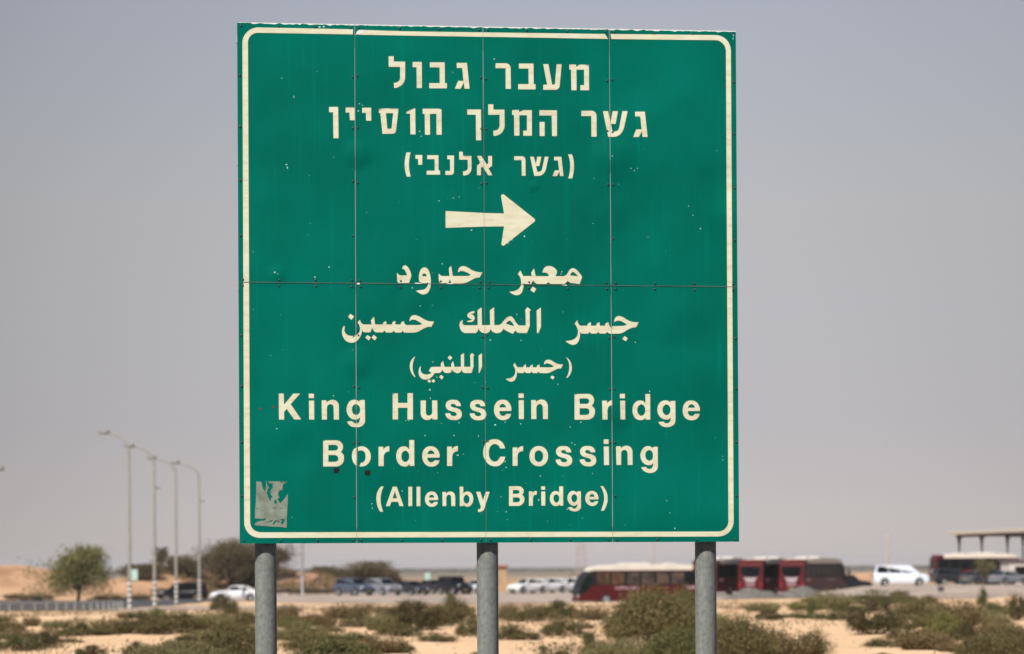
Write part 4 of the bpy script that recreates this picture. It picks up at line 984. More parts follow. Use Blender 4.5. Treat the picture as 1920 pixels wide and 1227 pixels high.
SHRUBS = [
 # left of the sign
 (20, 1219, 62, 33, 'green', 'wide dark green shrub cut off by the left edge, nearest on that side'),
 (85, 1219, 30, 34, 'dark', 'small dark shrub against the wide dark green shrub at the left edge'),
 (8, 1188, 34, 28, 'olive', 'brownish olive shrub at the left edge just under the guard fence'),
 (60, 1177, 17, 22, 'brown', 'narrow brown dry shrub under the left end of the guard fence'),
 (105, 1178, 30, 17, 'pale', 'pale low shrub under the guard fence beside the narrow brown one'),
 (150, 1193, 56, 32, 'olive', 'broad olive shrub behind the sand strip, below the round green tree'),
 (212, 1190, 40, 34, 'brown', 'brownish shrub on the sand strip below the lamp post with the box'),
 (265, 1190, 50, 40, 'olive', 'leafy olive shrub in front of the second lamp post from the left'),
 (292, 1168, 24, 26, 'green', 'small green shrub poking up at the foot of the second lamp post from the left'),
 (335, 1189, 52, 40, 'olive', 'broad shrub below the black minivan at the back of the sand strip'),
 (395, 1184, 48, 38, 'pale', 'pale olive shrub below the fourth lamp post from the left'),
 (440, 1180, 42, 38, 'olive', 'olive shrub just left of the left sign post, below the white sedan'),
 (418, 1146, 27, 30, 'dark', 'dark shrub in front of the bonnet of the white sedan'),
 (462, 1172, 26, 22, 'red', 'reddish brown dry shrub touching the left sign post in the photo'),
 (172, 1234, 26, 21, 'dark', 'small dark shrub at the bottom edge between bare twigs and sand'),
 (258, 1231, 24, 26, 'dark', 'small dark rounded shrub alone on the pale sand at the bottom edge, left part'),
 (330, 1250, 95, 42, 'pale', 'wide pale shrub at the bottom edge left of the left sign post'),
 (430, 1243, 70, 66, 'olive', 'large olive shrub at the bottom edge against the left sign post'),
 (345, 1222, 34, 24, 'dark', 'dark small shrub on top of the wide pale one at the bottom edge'),
 # between left and middle posts
 (548, 1182, 36, 24, 'lime', 'yellowish shrub just right of the left sign post'),
 (562, 1201, 56, 34, 'pale', 'pale green shrub right of the left sign post, before the yellowish one'),
 (625, 1240, 75, 46, 'green', 'wide green shrub at the bottom edge between left and middle sign posts'),
 (712, 1229, 54, 32, 'brown', 'brownish shrub at the bottom edge, right of the wide green one'),
 (755, 1226, 22, 20, 'olive', 'small olive shrub at the sand right of the brownish bottom shrub'),
 (650, 1161, 46, 30, 'brown', 'dry brown shrub below the grey estate car'),
 (712, 1183, 30, 36, 'pale', 'pale upright shrub below the silver parked car'),
 (775, 1185, 50, 50, 'dark', 'dark green shrub below the two dark grey parked cars'),
 (748, 1194, 38, 24, 'olive', 'low olive shrub in front of the dark green shrub'),
 (815, 1203, 44, 17, 'olive', 'flat olive shrub on a sand patch left of the middle sign post'),
 (852, 1171, 40, 46, 'olive', 'tall olive shrub below the black off-road car'),
 (843, 1149, 18, 38, 'green', 'narrow upright green shrub directly under the black off-road car'),
 (884, 1193, 26, 30, 'olive', 'olive shrub touching the left side of the middle sign post'),
 (615, 1187, 28, 15, 'brown', 'flat brown shrub on the sand left of the pale upright shrub'),
 (538, 1160, 26, 28, 'brown', 'grey-brown dry shrub at the edge of the lot right of the left sign post'),
 (590, 1166, 32, 15, 'red', 'flat reddish dry growth at the edge of the lot below the fifth lamp post'),
 (690, 1150, 40, 16, 'brown', 'low brown weeds along the lot edge below the silver parked car'),
 (890, 1243, 16, 20, 'olive', 'tiny shrub at the bottom edge beside the middle sign post'),
 # between middle and right posts
 (988, 1167, 52, 30, 'olive', 'wide olive shrub below the row of white cars'),
 (1048, 1163, 36, 32, 'green', 'green shrub left of the coach front, at the lot edge'),
 (952, 1158, 17, 28, 'brown', 'narrow brown shrub just right of the middle sign post'),
 (962, 1201, 40, 29, 'olive', 'olive shrub on the sand right of the middle sign post'),
 (1055, 1195, 40, 31, 'olive', 'rounded shrub alone on the sand between middle sign post and the huge shrub'),
 (1108, 1164, 34, 26, 'brown', 'brownish shrub under the front wheel of the coach'),
 (1225, 1204, 78, 94, 'olive', 'huge olive shrub hiding the middle of the maroon coach'),
 (1158, 1203, 42, 58, 'olive', 'shrub leaning on the left flank of the huge shrub'),
 (1285, 1193, 42, 84, 'olive', 'tall shrub between the huge shrub and the right sign post'),
 (1105, 1216, 19, 32, 'green', 'small leafy green plant on the sand left of the huge shrub'),
 (1055, 1247, 75, 33, 'olive', 'wide shrub at the bottom edge below the rounded lone shrub'),
 (1019, 1228, 10, 20, 'green', 'tiny upright green plant at the bottom edge right of the middle sign post'),
 (1175, 1252, 75, 48, 'pale', 'pale shrub at the bottom edge in front of the huge shrub'),
 (1272, 1252, 58, 72, 'green', 'greenish shrub at the bottom edge left of the right sign post'),
 # right of the sign
 (1388, 1243, 56, 80, 'olive', 'big olive shrub at the bottom edge right of the right sign post'),
 (1474, 1242, 56, 54, 'brown', 'brownish shrub at the bottom edge, beside the big olive one'),
 (1530, 1240, 36, 54, 'olive', 'airy shrub at the bottom edge, last before the open sand'),
 (1443, 1164, 24, 18, 'dark', 'small dark shrub on the sand below the gravel heaps'),
 (1498, 1161, 36, 12, 'green', 'flat green shrub on the sand below the right gravel heap'),
 (1562, 1163, 42, 17, 'green', 'flat green shrub left of the tall dark shrub under the white minivan'),
 (1522, 1158, 11, 34, 'green', 'narrow leafy plant rising between the two flat green shrubs'),
 (1428, 1147, 42, 19, 'pale', 'pale weeds at the foot of the left gravel heap'),
 (1512, 1146, 34, 22, 'lime', 'yellow-green weeds at the foot of the right gravel heap'),
 (1556, 1143, 40, 34, 'pale', 'pale brown bush in front of the right end of the coaches'),
 (1640, 1136, 48, 28, 'green', 'green bush below the white minivan at the edge of the lot'),
 (1690, 1133, 24, 23, 'olive', 'olive bush below the front wheel of the white minivan'),
 (1640, 1191, 56, 58, 'dark', 'tall dark shrub on the sand under the white minivan'),
 (1722, 1177, 46, 50, 'olive', 'olive shrub right of the tall dark shrub, below the minivan front'),
 (1742, 1135, 20, 18, 'brown', 'small brown shrub left of the little dark sign on its thin post'),
 (1785, 1176, 62, 46, 'brown', 'broad brownish shrub below the parked cars at the right'),
 (1772, 1202, 38, 46, 'lime', 'bright green shrub in the middle of the right-hand scrub'),
 (1812, 1202, 30, 34, 'dark', 'dark rounded shrub right of the bright green shrub'),
 (1668, 1215, 44, 22, 'olive', 'low olive shrub on the sand at the left of the right-hand scrub'),
 (1735, 1219, 56, 40, 'brown', 'brown shrub at the front of the right-hand scrub'),
 (1842, 1141, 15, 36, 'green', 'narrow upright shrub left of the orange sand heap'),
 (1858, 1152, 32, 20, 'green', 'low green shrub in front of the orange sand heap'),
 (1905, 1164, 32, 46, 'dark', 'dark shrub at the right edge in front of the orange sand heap'),
 (1892, 1244, 64, 66, 'olive', 'large olive shrub in the bottom right corner'),
 (1828, 1244, 46, 46, 'olive', 'olive shrub at the bottom edge left of the bottom right corner'),
 (1870, 1190, 34, 28, 'brown', 'brown dry shrub above the bottom right corner shrub'),
 (1655, 1236, 18, 12, 'olive', 'tiny weed on the pale sand at the bottom edge, right part'),
 # more of the scrub belts
 (525, 1172, 30, 26, 'brown', 'brown shrub touching the right side of the left sign post'),
 (600, 1176, 40, 20, 'brown', 'brownish low shrub behind the yellowish one right of the left sign post'),
 (680, 1177, 44, 26, 'olive', 'olive shrub between the flat brown and the pale upright shrub'),
 (735, 1172, 34, 30, 'olive', 'olive shrub left of and behind the dark green shrub'),
 (820, 1174, 40, 34, 'olive', 'olive shrub between the dark green shrub and the tall one under the black off-road car'),
 (805, 1158, 40, 24, 'brown', 'brown growth at the lot edge under the dark brownish car'),
 (740, 1153, 40, 18, 'brown', 'brown weeds at the lot edge under the gap after the silver car'),
 (662, 1203, 40, 16, 'olive', 'flat olive shrub at the left end of the middle sand patch'),
 (584, 1222, 44, 30, 'olive', 'olive shrub behind the wide green shrub at the bottom edge'),
 (672, 1222, 36, 30, 'green', 'green shrub between the wide green and the brownish bottom shrubs'),
 (1020, 1152, 34, 18, 'brown', 'brown weeds at the lot edge below the middle white car'),
 (1090, 1180, 30, 16, 'brown', 'flat brown shrub left of the huge shrub'),
 (1130, 1228, 40, 24, 'olive', 'low olive shrub at the foot of the huge shrub'),
 (1345, 1172, 26, 22, 'pale', 'pale shrub touching the right side of the right sign post'),
 (1365, 1200, 40, 34, 'olive', 'olive shrub behind the big olive one at the right sign post'),
 (1428, 1218, 44, 40, 'brown', 'brown shrub between the big olive and the brownish bottom shrub'),
 (1595, 1150, 34, 20, 'green', 'green low shrub before the black car that shows its nose'),
 (1700, 1150, 34, 20, 'olive', 'olive shrub behind the one below the minivan front'),
 (1760, 1152, 44, 20, 'olive', 'olive low shrub at the foot of the little dark sign'),
 (1815, 1160, 44, 26, 'olive', 'olive shrub behind the broad brownish one at the right'),
 (1855, 1172, 36, 26, 'pale', 'pale shrub left of the dark shrub at the right edge'),
 (1700, 1204, 40, 32, 'olive', 'olive shrub left of the bright green shrub'),
 (1790, 1222, 44, 22, 'brown', 'brown low shrub under the bright green shrub'),
 (30, 1200, 40, 18, 'brown', 'brown shrub behind the wide dark green shrub at the left edge'),
 (130, 1206, 30, 10, 'olive', 'flat olive growth on the sand right of the dark shrub pair at the left'),
 (380, 1205, 44, 22, 'pale', 'pale shrub right of the sand strip, before the left sign post'),
 (462, 1205, 30, 36, 'olive', 'olive shrub pressed against the left side of the left sign post'),
 (240, 1160, 30, 14, 'brown', 'low brown weeds at the foot of the tallest street lamp'),
]
for t in SHRUBS: shrub(*t)

# far shrubs at the foot of the banks
for t in [(30, 1128, 26, 12, 'brown', 'low brown scrub on the sand bank left of the round green tree', 'low', 300),
          (72, 1126, 34, 14, 'dark', 'dark low scrub at the foot of the sand bank by the round green tree', 'low', 296),
          (205, 1124, 34, 12, 'dark', 'dark low scrub between the round green tree and the first lamp post', 'low', 298),
          (262, 1121, 26, 12, 'brown', 'low brown scrub between the first two lamp posts', 'low', 300),
          (1058, 1090, 14, 12, 'brown', 'small brown bush behind the white cars', 'dome', 360)]:
    shrub(*t)

# bare twigs close to the camera
def dry_bush(px, Y, hgt, wid, seed, label):
    rnd = random.Random(seed)
    p = on_ground(px, Y)
    root = empty('dry_bush', p, 0, label, 'dry bush', 'leafless bushes at the bottom edge')
    def grow(pos, d, ln, r, dep, b):
        pts = [pos]; q = pos.copy(); dd = d.copy()
        for k in range(4):
            dd = (dd + Vector((rnd.gauss(0, .16), rnd.gauss(0, .16), rnd.gauss(.05, .1)))).normalized()
            q = q + dd * ln / 4; pts.append(q.copy())
            if dep and k and rnd.random() < .8:
                side = (dd + Vector((rnd.gauss(0, .7), rnd.gauss(0, .7), rnd.gauss(.1, .3)))).normalized()
                grow(q.copy(), side, ln * rnd.uniform(.35, .6), r * .6, dep - 1, b)
        b.tube(pts, [r * (1 - .17 * k) for k in range(5)], 5, 0, False)
    for i in range(13):
        b = MB(); a = rnd.uniform(0, 6.28)
        d = Vector((math.cos(a) * wid, math.sin(a) * wid, rnd.uniform(.8, 1.2))).normalized()
        grow(Vector((0, 0, 0)), d, hgt * rnd.uniform(.75, 1.1), .006, 2, b)
        b.build('branch', M_twig, root)
dry_bush(128, 31, .78, .34, 4, 'leafless dry bush with thin bare branches before the dark shrub at the left')
dry_bush(38, 33, .70, .36, 9, 'leafless dry bush with sparse twigs at the bottom left corner')
dry_bush(222, 32, .70, .30, 12, 'leafless dry bush with few upright twigs in front of the small lone shrub')

# trees
def tree(px, Y, h, wpx, label, cols, seed, nleaf=6000, trunk_h=.3, base_py=None, ls=.16, droop=0.0, spread=1.0, name='tree', group=None):
    rnd = random.Random(seed)
    p = on_ground(px, Y, -.1)
    root = empty(name, p, 0, label, 'tree', group)
    w = wpx * Y / F
    b = MB(); tips = []
    th = h * trunk_h
    b.tube([(0, 0, 0), (.08, .02, th * .5), (.03, .1, th)], [.22, .17, .14], 9, 0, False)
    nl = 9
    for i in range(nl):
        a = 2 * math.pi * i / nl + rnd.uniform(-.3, .3); rr = rnd.uniform(.35, .95) * w
        e = Vector((rr * math.cos(a), rr * math.sin(a) * .8, th + (h - th) * rnd.uniform(.30, .86)))
        m = Vector((e.x * .4, e.y * .4, th + (e.z - th) * .6))
        b.tube([(.03, .1, th * .9), tuple(m), tuple(e)], [.10, .06, .02], 6, 0, False)
        tips.append(e)
        for k in range(3):
            q = m + (e - m) * rnd.uniform(.2, .9) + Vector((rnd.gauss(0, .25 * w), rnd.gauss(0, .25 * w), rnd.gauss(.1, .12 * h)))
            b.tube([tuple(m + (e - m) * .3), tuple(q)], [.04, .012], 5, 0, False); tips.append(q)
    b.build('trunk', M_bark, root)
    c = MB(); k = 0
    cl = []
    for t in tips:
        for j in range(2):
            q = t + Vector((rnd.gauss(0, .16 * w), rnd.gauss(0, .16 * w), rnd.gauss(0, .08 * h)))
            q.z = min(max(q.z, th * .6), h * .95)
            cl.append((q, rnd.uniform(.10, .24) * w * spread))
    while k < nleaf:
        q, s = cl[rnd.randrange(len(cl))]
        v = Vector((rnd.gauss(0, s), rnd.gauss(0, s), rnd.gauss(0, s * .55)))
        pz = q + v
        if droop: pz.z -= droop * abs(rnd.gauss(0, 1)) * (math.hypot(pz.x, pz.y) / w) ** 2
        if pz.z < th * .55 or pz.z > h * 1.04: k += 1; continue
        leaf(c, pz, ls * rnd.uniform(.6, 1.5), rnd, -.2 if droop else .3, .4); k += 1
    c.build('crown', leafmat('crown_leaves', cols, .18), root)
    return root
G1 = [(0.107, 0.108, 0.030), (0.194, 0.185, 0.056), (0.301, 0.265, 0.100), (0.151, 0.146, 0.043)]
G2 = [(0.073, 0.057, 0.030), (0.122, 0.095, 0.046), (0.176, 0.133, 0.069), (0.098, 0.083, 0.039)]
tree(146, 268, 5.3, 62, 'round pale green tree with drooping outer twigs on the sand behind the guard fence', G1, 21, 10500, .22, ls=.18, droop=1.7, spread=1.15)
grp = 'tamarisk trees on the bank behind the road'
tree(432, 322, 5.7, 55, 'tall dusty brown tree behind the white sedan, just left of the sign', G2, 22, 20000, .06, ls=.17, name='tamarisk_tree', group=grp, spread=1.3)
tree(490, 328, 4.4, 55, 'dusty brown tree half hidden by the left sign post and the corner of the sign', G2, 23, 11000, .05, ls=.17, name='tamarisk_tree', group=grp, spread=1.3)
tree(345, 326, 2.3, 34, 'dusty brown tree between the third and fourth lamp post from the left', G2, 24, 9000, .05, ls=.16, name='tamarisk_tree', group=grp, spread=1.3)
tree(262, 322, 1.8, 32, 'low brown tree between the first and second lamp post from the left', G2, 25, 6000, .05, ls=.16, name='tamarisk_tree', group=grp, spread=1.3)
tree(303, 330, 2.9, 13, 'thin brown tree standing over the second lamp post from the left', G2, 31, 1500, .3, ls=.15, name='tamarisk_tree', group=grp, spread=1.3)
tree(603, 345, 2.2, 42, 'brown-green tree behind the grey estate car, nearest to the fifth lamp post', G2, 26, 8000, .08, ls=.16, name='tamarisk_tree', group=grp, spread=1.3)
tree(680, 345, 3.3, 40, 'brown tree with a pointed top behind the gap of the grey and the silver car', G2, 27, 9000, .08, ls=.16, name='tamarisk_tree', group=grp, spread=1.3)
tree(728, 348, 2.3, 24, 'low brown tree at the right end of the trees behind the parked cars', G2, 28, 5000, .08, ls=.16, name='tamarisk_tree', group=grp, spread=1.3)
tree(1845, 292, 2.9, 17, 'small olive tree in front of the coach at the right edge', [(0.09, 0.085, 0.035), (0.16, 0.14, 0.06), (0.22, 0.19, 0.09), (0.12, 0.11, 0.045)], 29, 1600, .3, ls=.13)

# ------------------------------------------------------------------ vehicles
def paint(name, col, rough=.35, coat=.12, var=.06, metal=0.0):
    return pmat(name, col, rough, metal, .25, var, 1.3, coat=coat)
M_glass = pmat('dark_glass', (0.006, 0.007, 0.008), 0.12, 0, .10, .3, 2)
M_tyre = pmat('tyre_rubber', (0.02, 0.02, 0.02), .85, var=.3, scale=8)
M_rim = pmat('wheel_rim', (0.42, 0.43, 0.44), .35, .6, var=.15, scale=6)
M_lamp = pmat('headlight_glass', (0.62, 0.64, 0.66), .08, .2, .7, .2, 9)
M_red = pmat('tail_light', (0.30, 0.012, 0.012), .25, var=.2, scale=8)
M_trim = pmat('black_trim', (0.010, 0.010, 0.010), .6, spec=.15, var=.25, scale=5)
M_plate = pmat('number_plate', (0.34, 0.29, 0.12), .5, var=.1, scale=20)

_wheel_me = {}
def wheel(parent, x, y, r, side, w=.22):
    k = (round(r, 2), side, round(w, 2))
    if k not in _wheel_me:
        s = side
        t = MB().lathe([(r * .60, s * w * .46), (r * .66, s * w * .5), (r * .93, s * w * .5), (r, s * w * .34), (r, -s * w * .34), (r * .93, -s * w * .5), (r * .5, -s * w * .5)], 28, 'Y').build('tyre', M_tyre)
        b = MB().lathe([(.001, s * w * .34), (r * .16, s * w * .36), (r * .18, s * w * .26), (r * .56, s * w * .30), (r * .58, s * w * .42), (r * .63, s * w * .47), (r * .64, s * w * .3)], 28, 'Y')
        for j in range(5):
            a = 2 * math.pi * j / 5
            b.box((r * .37 * math.cos(a), s * w * .37, r * .37 * math.sin(a)), (r * .44, .03, r * .17), 0, Matrix.Rotation(-a, 3, 'Y'))
        rm = b.build('rim', M_rim)
        _wheel_me[k] = (t.data, rm.data)
        bpy.data.objects.remove(t); bpy.data.objects.remove(rm)
    e = bpy.data.objects.new('wheel', None); COL.objects.link(e); e.parent = parent; e.location = (x, y, r); e.empty_display_size = .1
    for nm, me in zip(('tyre', 'rim'), _wheel_me[k]):
        o = bpy.data.objects.new(nm, me); COL.objects.link(o); o.parent = e
    return e

def quad_on(b, A, B, C, D, u0, u1, v0, v1, off=.006, mi=0):
    """inset pane on the quad A B C D (A lower left, B lower right, C upper right, D upper left)"""
    A, B, C, D = map(Vector, (A, B, C, D))
    def P(u, v): return A * (1 - u) * (1 - v) + B * u * (1 - v) + C * u * v + D * (1 - u) * v
    n = (B - A).cross(D - A).normalized()
    q = [P(u0, v0), P(u1, v0), P(u1, v1), P(u0, v1)]
    b.add([p + n * off for p in q] + [p - n * .02 for p in q], [(0, 1, 2, 3), (0, 4, 5, 1), (1, 5, 6, 2), (2, 6, 7, 3), (3, 7, 4, 0)], mi)
    return b

KINDSPEC = {
 #        L    W    sill shoulder(front, mid, rear)  roof  wheel r  axle f, axle r   greenhouse x: base f, base r, top f, top r
 'sedan': (4.6, 1.80, .23, (.72, .95, 1.00), 1.45, .325, 1.40, -1.32, (.95, -1.75, .30, -1.05)),
 'hatch': (4.2, 1.78, .23, (.78, .98, 1.02), 1.50, .325, 1.28, -1.25, (.98, -2.02, .35, -1.55)),
 'suv':   (4.65, 1.88, .30, (.98, 1.12, 1.16), 1.74, .37, 1.38, -1.32, (1.05, -2.22, .42, -1.85)),
 'jeep':  (4.5, 1.88, .36, (1.05, 1.18, 1.18), 1.84, .39, 1.35, -1.25, (.75, -2.15, .55, -2.05)),
 'van':   (5.1, 1.94, .24, (.95, 1.10, 1.12), 1.93, .34, 1.62, -1.52, (1.75, -2.48, .78, -2.30)),
}
def car(name, kind, col, loc, yaw, label, group=None, cat='car', glass=None):
    Lg, Wd, sill, (zf, zm, zr), zroof, wr, xf, xr, (g0, g1, g2, g3) = KINDSPEC[kind]
    root = empty(name, loc, yaw, label, cat, group)
    M = paint(name + '_paint', col)
    hw = Wd / 2
    st = sorted(set([-Lg / 2, -Lg / 2 + .06, -Lg / 2 + .25, g1, g3, g0, g2, Lg / 2 - .45, Lg / 2 - .18, Lg / 2 - .05, Lg / 2] + [xc + wr * 1.18 * math.cos(math.pi * k / 10) for xc in (xf, xr) for k in range(11)]))
    b = MB(); rings = []
    for x in st:
        zb = sill
        for xc in (xf, xr):
            d = (wr * 1.18) ** 2 - (x - xc) ** 2
            if d > 0: zb = max(zb, wr + math.sqrt(d) * .98)
        if abs(x) > Lg / 2 - .3: zb = max(zb, sill + (abs(x) - Lg / 2 + .3) * .35)
        if x > g0: 
            t = (x - g0) / (Lg / 2 - g0); zs = zm + (zf - zm) * (t ** 1.6)
            if x > Lg / 2 - .2: zs -= (x - Lg / 2 + .2) * 1.2
        elif x < g1:
            t = (g1 - x) / max(.01, (Lg / 2 + g1)); zs = zr - .04 * t - (.16 if x < -Lg / 2 + .03 else 0)
        else:
            t = (g0 - x) / (g0 - g1); zs = zm + (zr - zm) * t
        e = min(1, (Lg / 2 - abs(x)) / .55); k = .86 + .14 * math.sqrt(max(0, 1 - (1 - e) ** 2))
        zb = min(zb, zs - .05)
        h = hw * k
        rings.append([(x, 0, zb), (x, -h * .95, zb), (x, -h, zb + (zs - zb) * .35), (x, -h * .99, zb + (zs - zb) * .75), (x, -h * .90, zs), (x, -h * .5, zs + .035), (x, 0, zs + .05),
                      (x, h * .5, zs + .035), (x, h * .90, zs), (x, h * .99, zb + (zs - zb) * .75), (x, h, zb + (zs - zb) * .35), (x, h * .95, zb)])
    n = 12
    V = [p for r in rings for p in r]
    Fs = [(i * n + j, i * n + (j + 1) % n, (i + 1) * n + (j + 1) % n, (i + 1) * n + j) for i in range(len(rings) - 1) for j in range(n)]
    b.add(V, Fs, 0, True); b.add(rings[0], [tuple(range(n))], 0); b.add(rings[-1], [tuple(reversed(range(n)))], 0)
    # cabin
    zb0, zb1 = zm - .02, zr - .02
    a = hw * .89; c = hw * .70 if kind not in ('van', 'jeep') else hw * .80
    low = [(g0, -a * .93, zb0), (g0, a * .93, zb0), (g1, a * .92, zb1), (g1, -a * .92, zb1)]
    top = [(g2, -c * .94, zroof - .03), (g2, c * .94, zroof - .03), (g3, c * .95, zroof - .04), (g3, -c * .95, zroof - .04)]
    cr = [((g2 + g3) / 2, -c, zroof), ((g2 + g3) / 2, c, zroof)]
    b.add(low + top + cr, [(0, 1, 5, 4), (2, 3, 7, 6), (1, 2, 6, 9, 5), (3, 0, 4, 8, 7), (4, 5, 9, 8), (8, 9, 6, 7), (0, 3, 2, 1)], 0)
    b.build('body', M, root, bevel=.035, seg=2)
    gm_ = glass or M_glass
    quad_on(MB(), low[0], low[1], top[1], top[0], .06, .94, .08, .92).build('windshield', gm_, root)
    quad_on(MB(), low[2], low[3], top[3], top[2], .08, .92, .25 if kind in ('suv', 'van', 'jeep', 'hatch') else .1, .9).build('rear_window', gm_, root)
    cuts = {'sedan': ((.05, .50), (.53, .93)), 'hatch': ((.06, .48), (.51, .93)), 'suv': ((.06, .40), (.43, .70), (.73, .94)), 'jeep': ((.06, .40), (.43, .72), (.75, .95)), 'van': ((.06, .36), (.385, .66), (.68, .95))}[kind]
    for u0, u1 in cuts:
        quad_on(MB(), low[1], low[2], top[2], top[1], u0, u1, .14, .88).build('side_window', gm_, root)
        quad_on(MB(), low[3], low[0], top[0], top[3], 1 - u1, 1 - u0, .14, .88).build('side_window', gm_, root)
    for x in (xf, xr):
        wheel(root, x, -hw * .93 + .02, wr, -1); wheel(root, x, hw * .93 - .02, wr, 1)
    for s in (-1, 1):
        MB().lathe([(.001, .06), (.07, .05), (.11, .02), (.12, -.02)], 14, 'X', (Lg / 2 - .10, s * hw * .66, zf - .13)).build('headlight', M_lamp, root)
        MB().box((-Lg / 2 + .03, s * hw * .72, zr - .18), (.08, .22, .16 if kind != 'van' else .4)).build('tail_light', M_red, root, bevel=.015)
        MB().box((g0 - .15, s * (hw * .93 + .06), zm + .02), (.12, .17, .12)).build('mirror', M, root, bevel=.03)
    MB().box((Lg / 2 - .03, 0, sill + .22), (.07, hw * 1.3, .16)).build('grille', M_trim, root, bevel=.015)
    MB().box((Lg / 2 + .005, 0, sill + .14), (.02, .5, .10)).build('number_plate', M_plate, root)
    MB().box((-Lg / 2 - .005, 0, sill + .38), (.02, .5, .10)).build('number_plate', M_plate, root)
    return root

M_maroon = paint('maroon_coach_paint', (0.085, 0.003, 0.006), .4, .0)
M_maroon_rear = paint('red_coach_rear', (0.082, 0.005, 0.009), .45, .0)
M_roofw = pmat('cream_coach_roof', (0.74, 0.67, 0.58), .45, var=.06, scale=1.2)
M_letter = pmat('coach_lettering', (0.55, 0.36, 0.42), .6, var=.15, scale=6)
M_emblem = pmat('white_emblem', (0.40, 0.33, 0.35), .5, var=.1, scale=6)
M_view_pane = pmat('orange_view_pane', (0.15, 0.065, 0.025), .3, spec=.4, var=.4, scale=1.2, tint=(0.03, 0.018, 0.012))  # orange reflections and sand seen through the glass, painted as pane colour
M_view_pane2 = pmat('dim_view_pane', (0.085, 0.055, 0.04), .3, spec=.4, var=.4, scale=1.4, tint=(0.012, 0.012, 0.014))  # dimmer panes with the same see-through patches put into their colour
M_refl_glass = pmat('green_reflection_glass', (0.005, 0.016, 0.014), .2, 0, .05, .8, 1.5)  # green reflection on the windshield painted into the glass colour
M_ac = pmat('roof_unit', (0.70, 0.66, 0.60), .5, var=.08, scale=3)

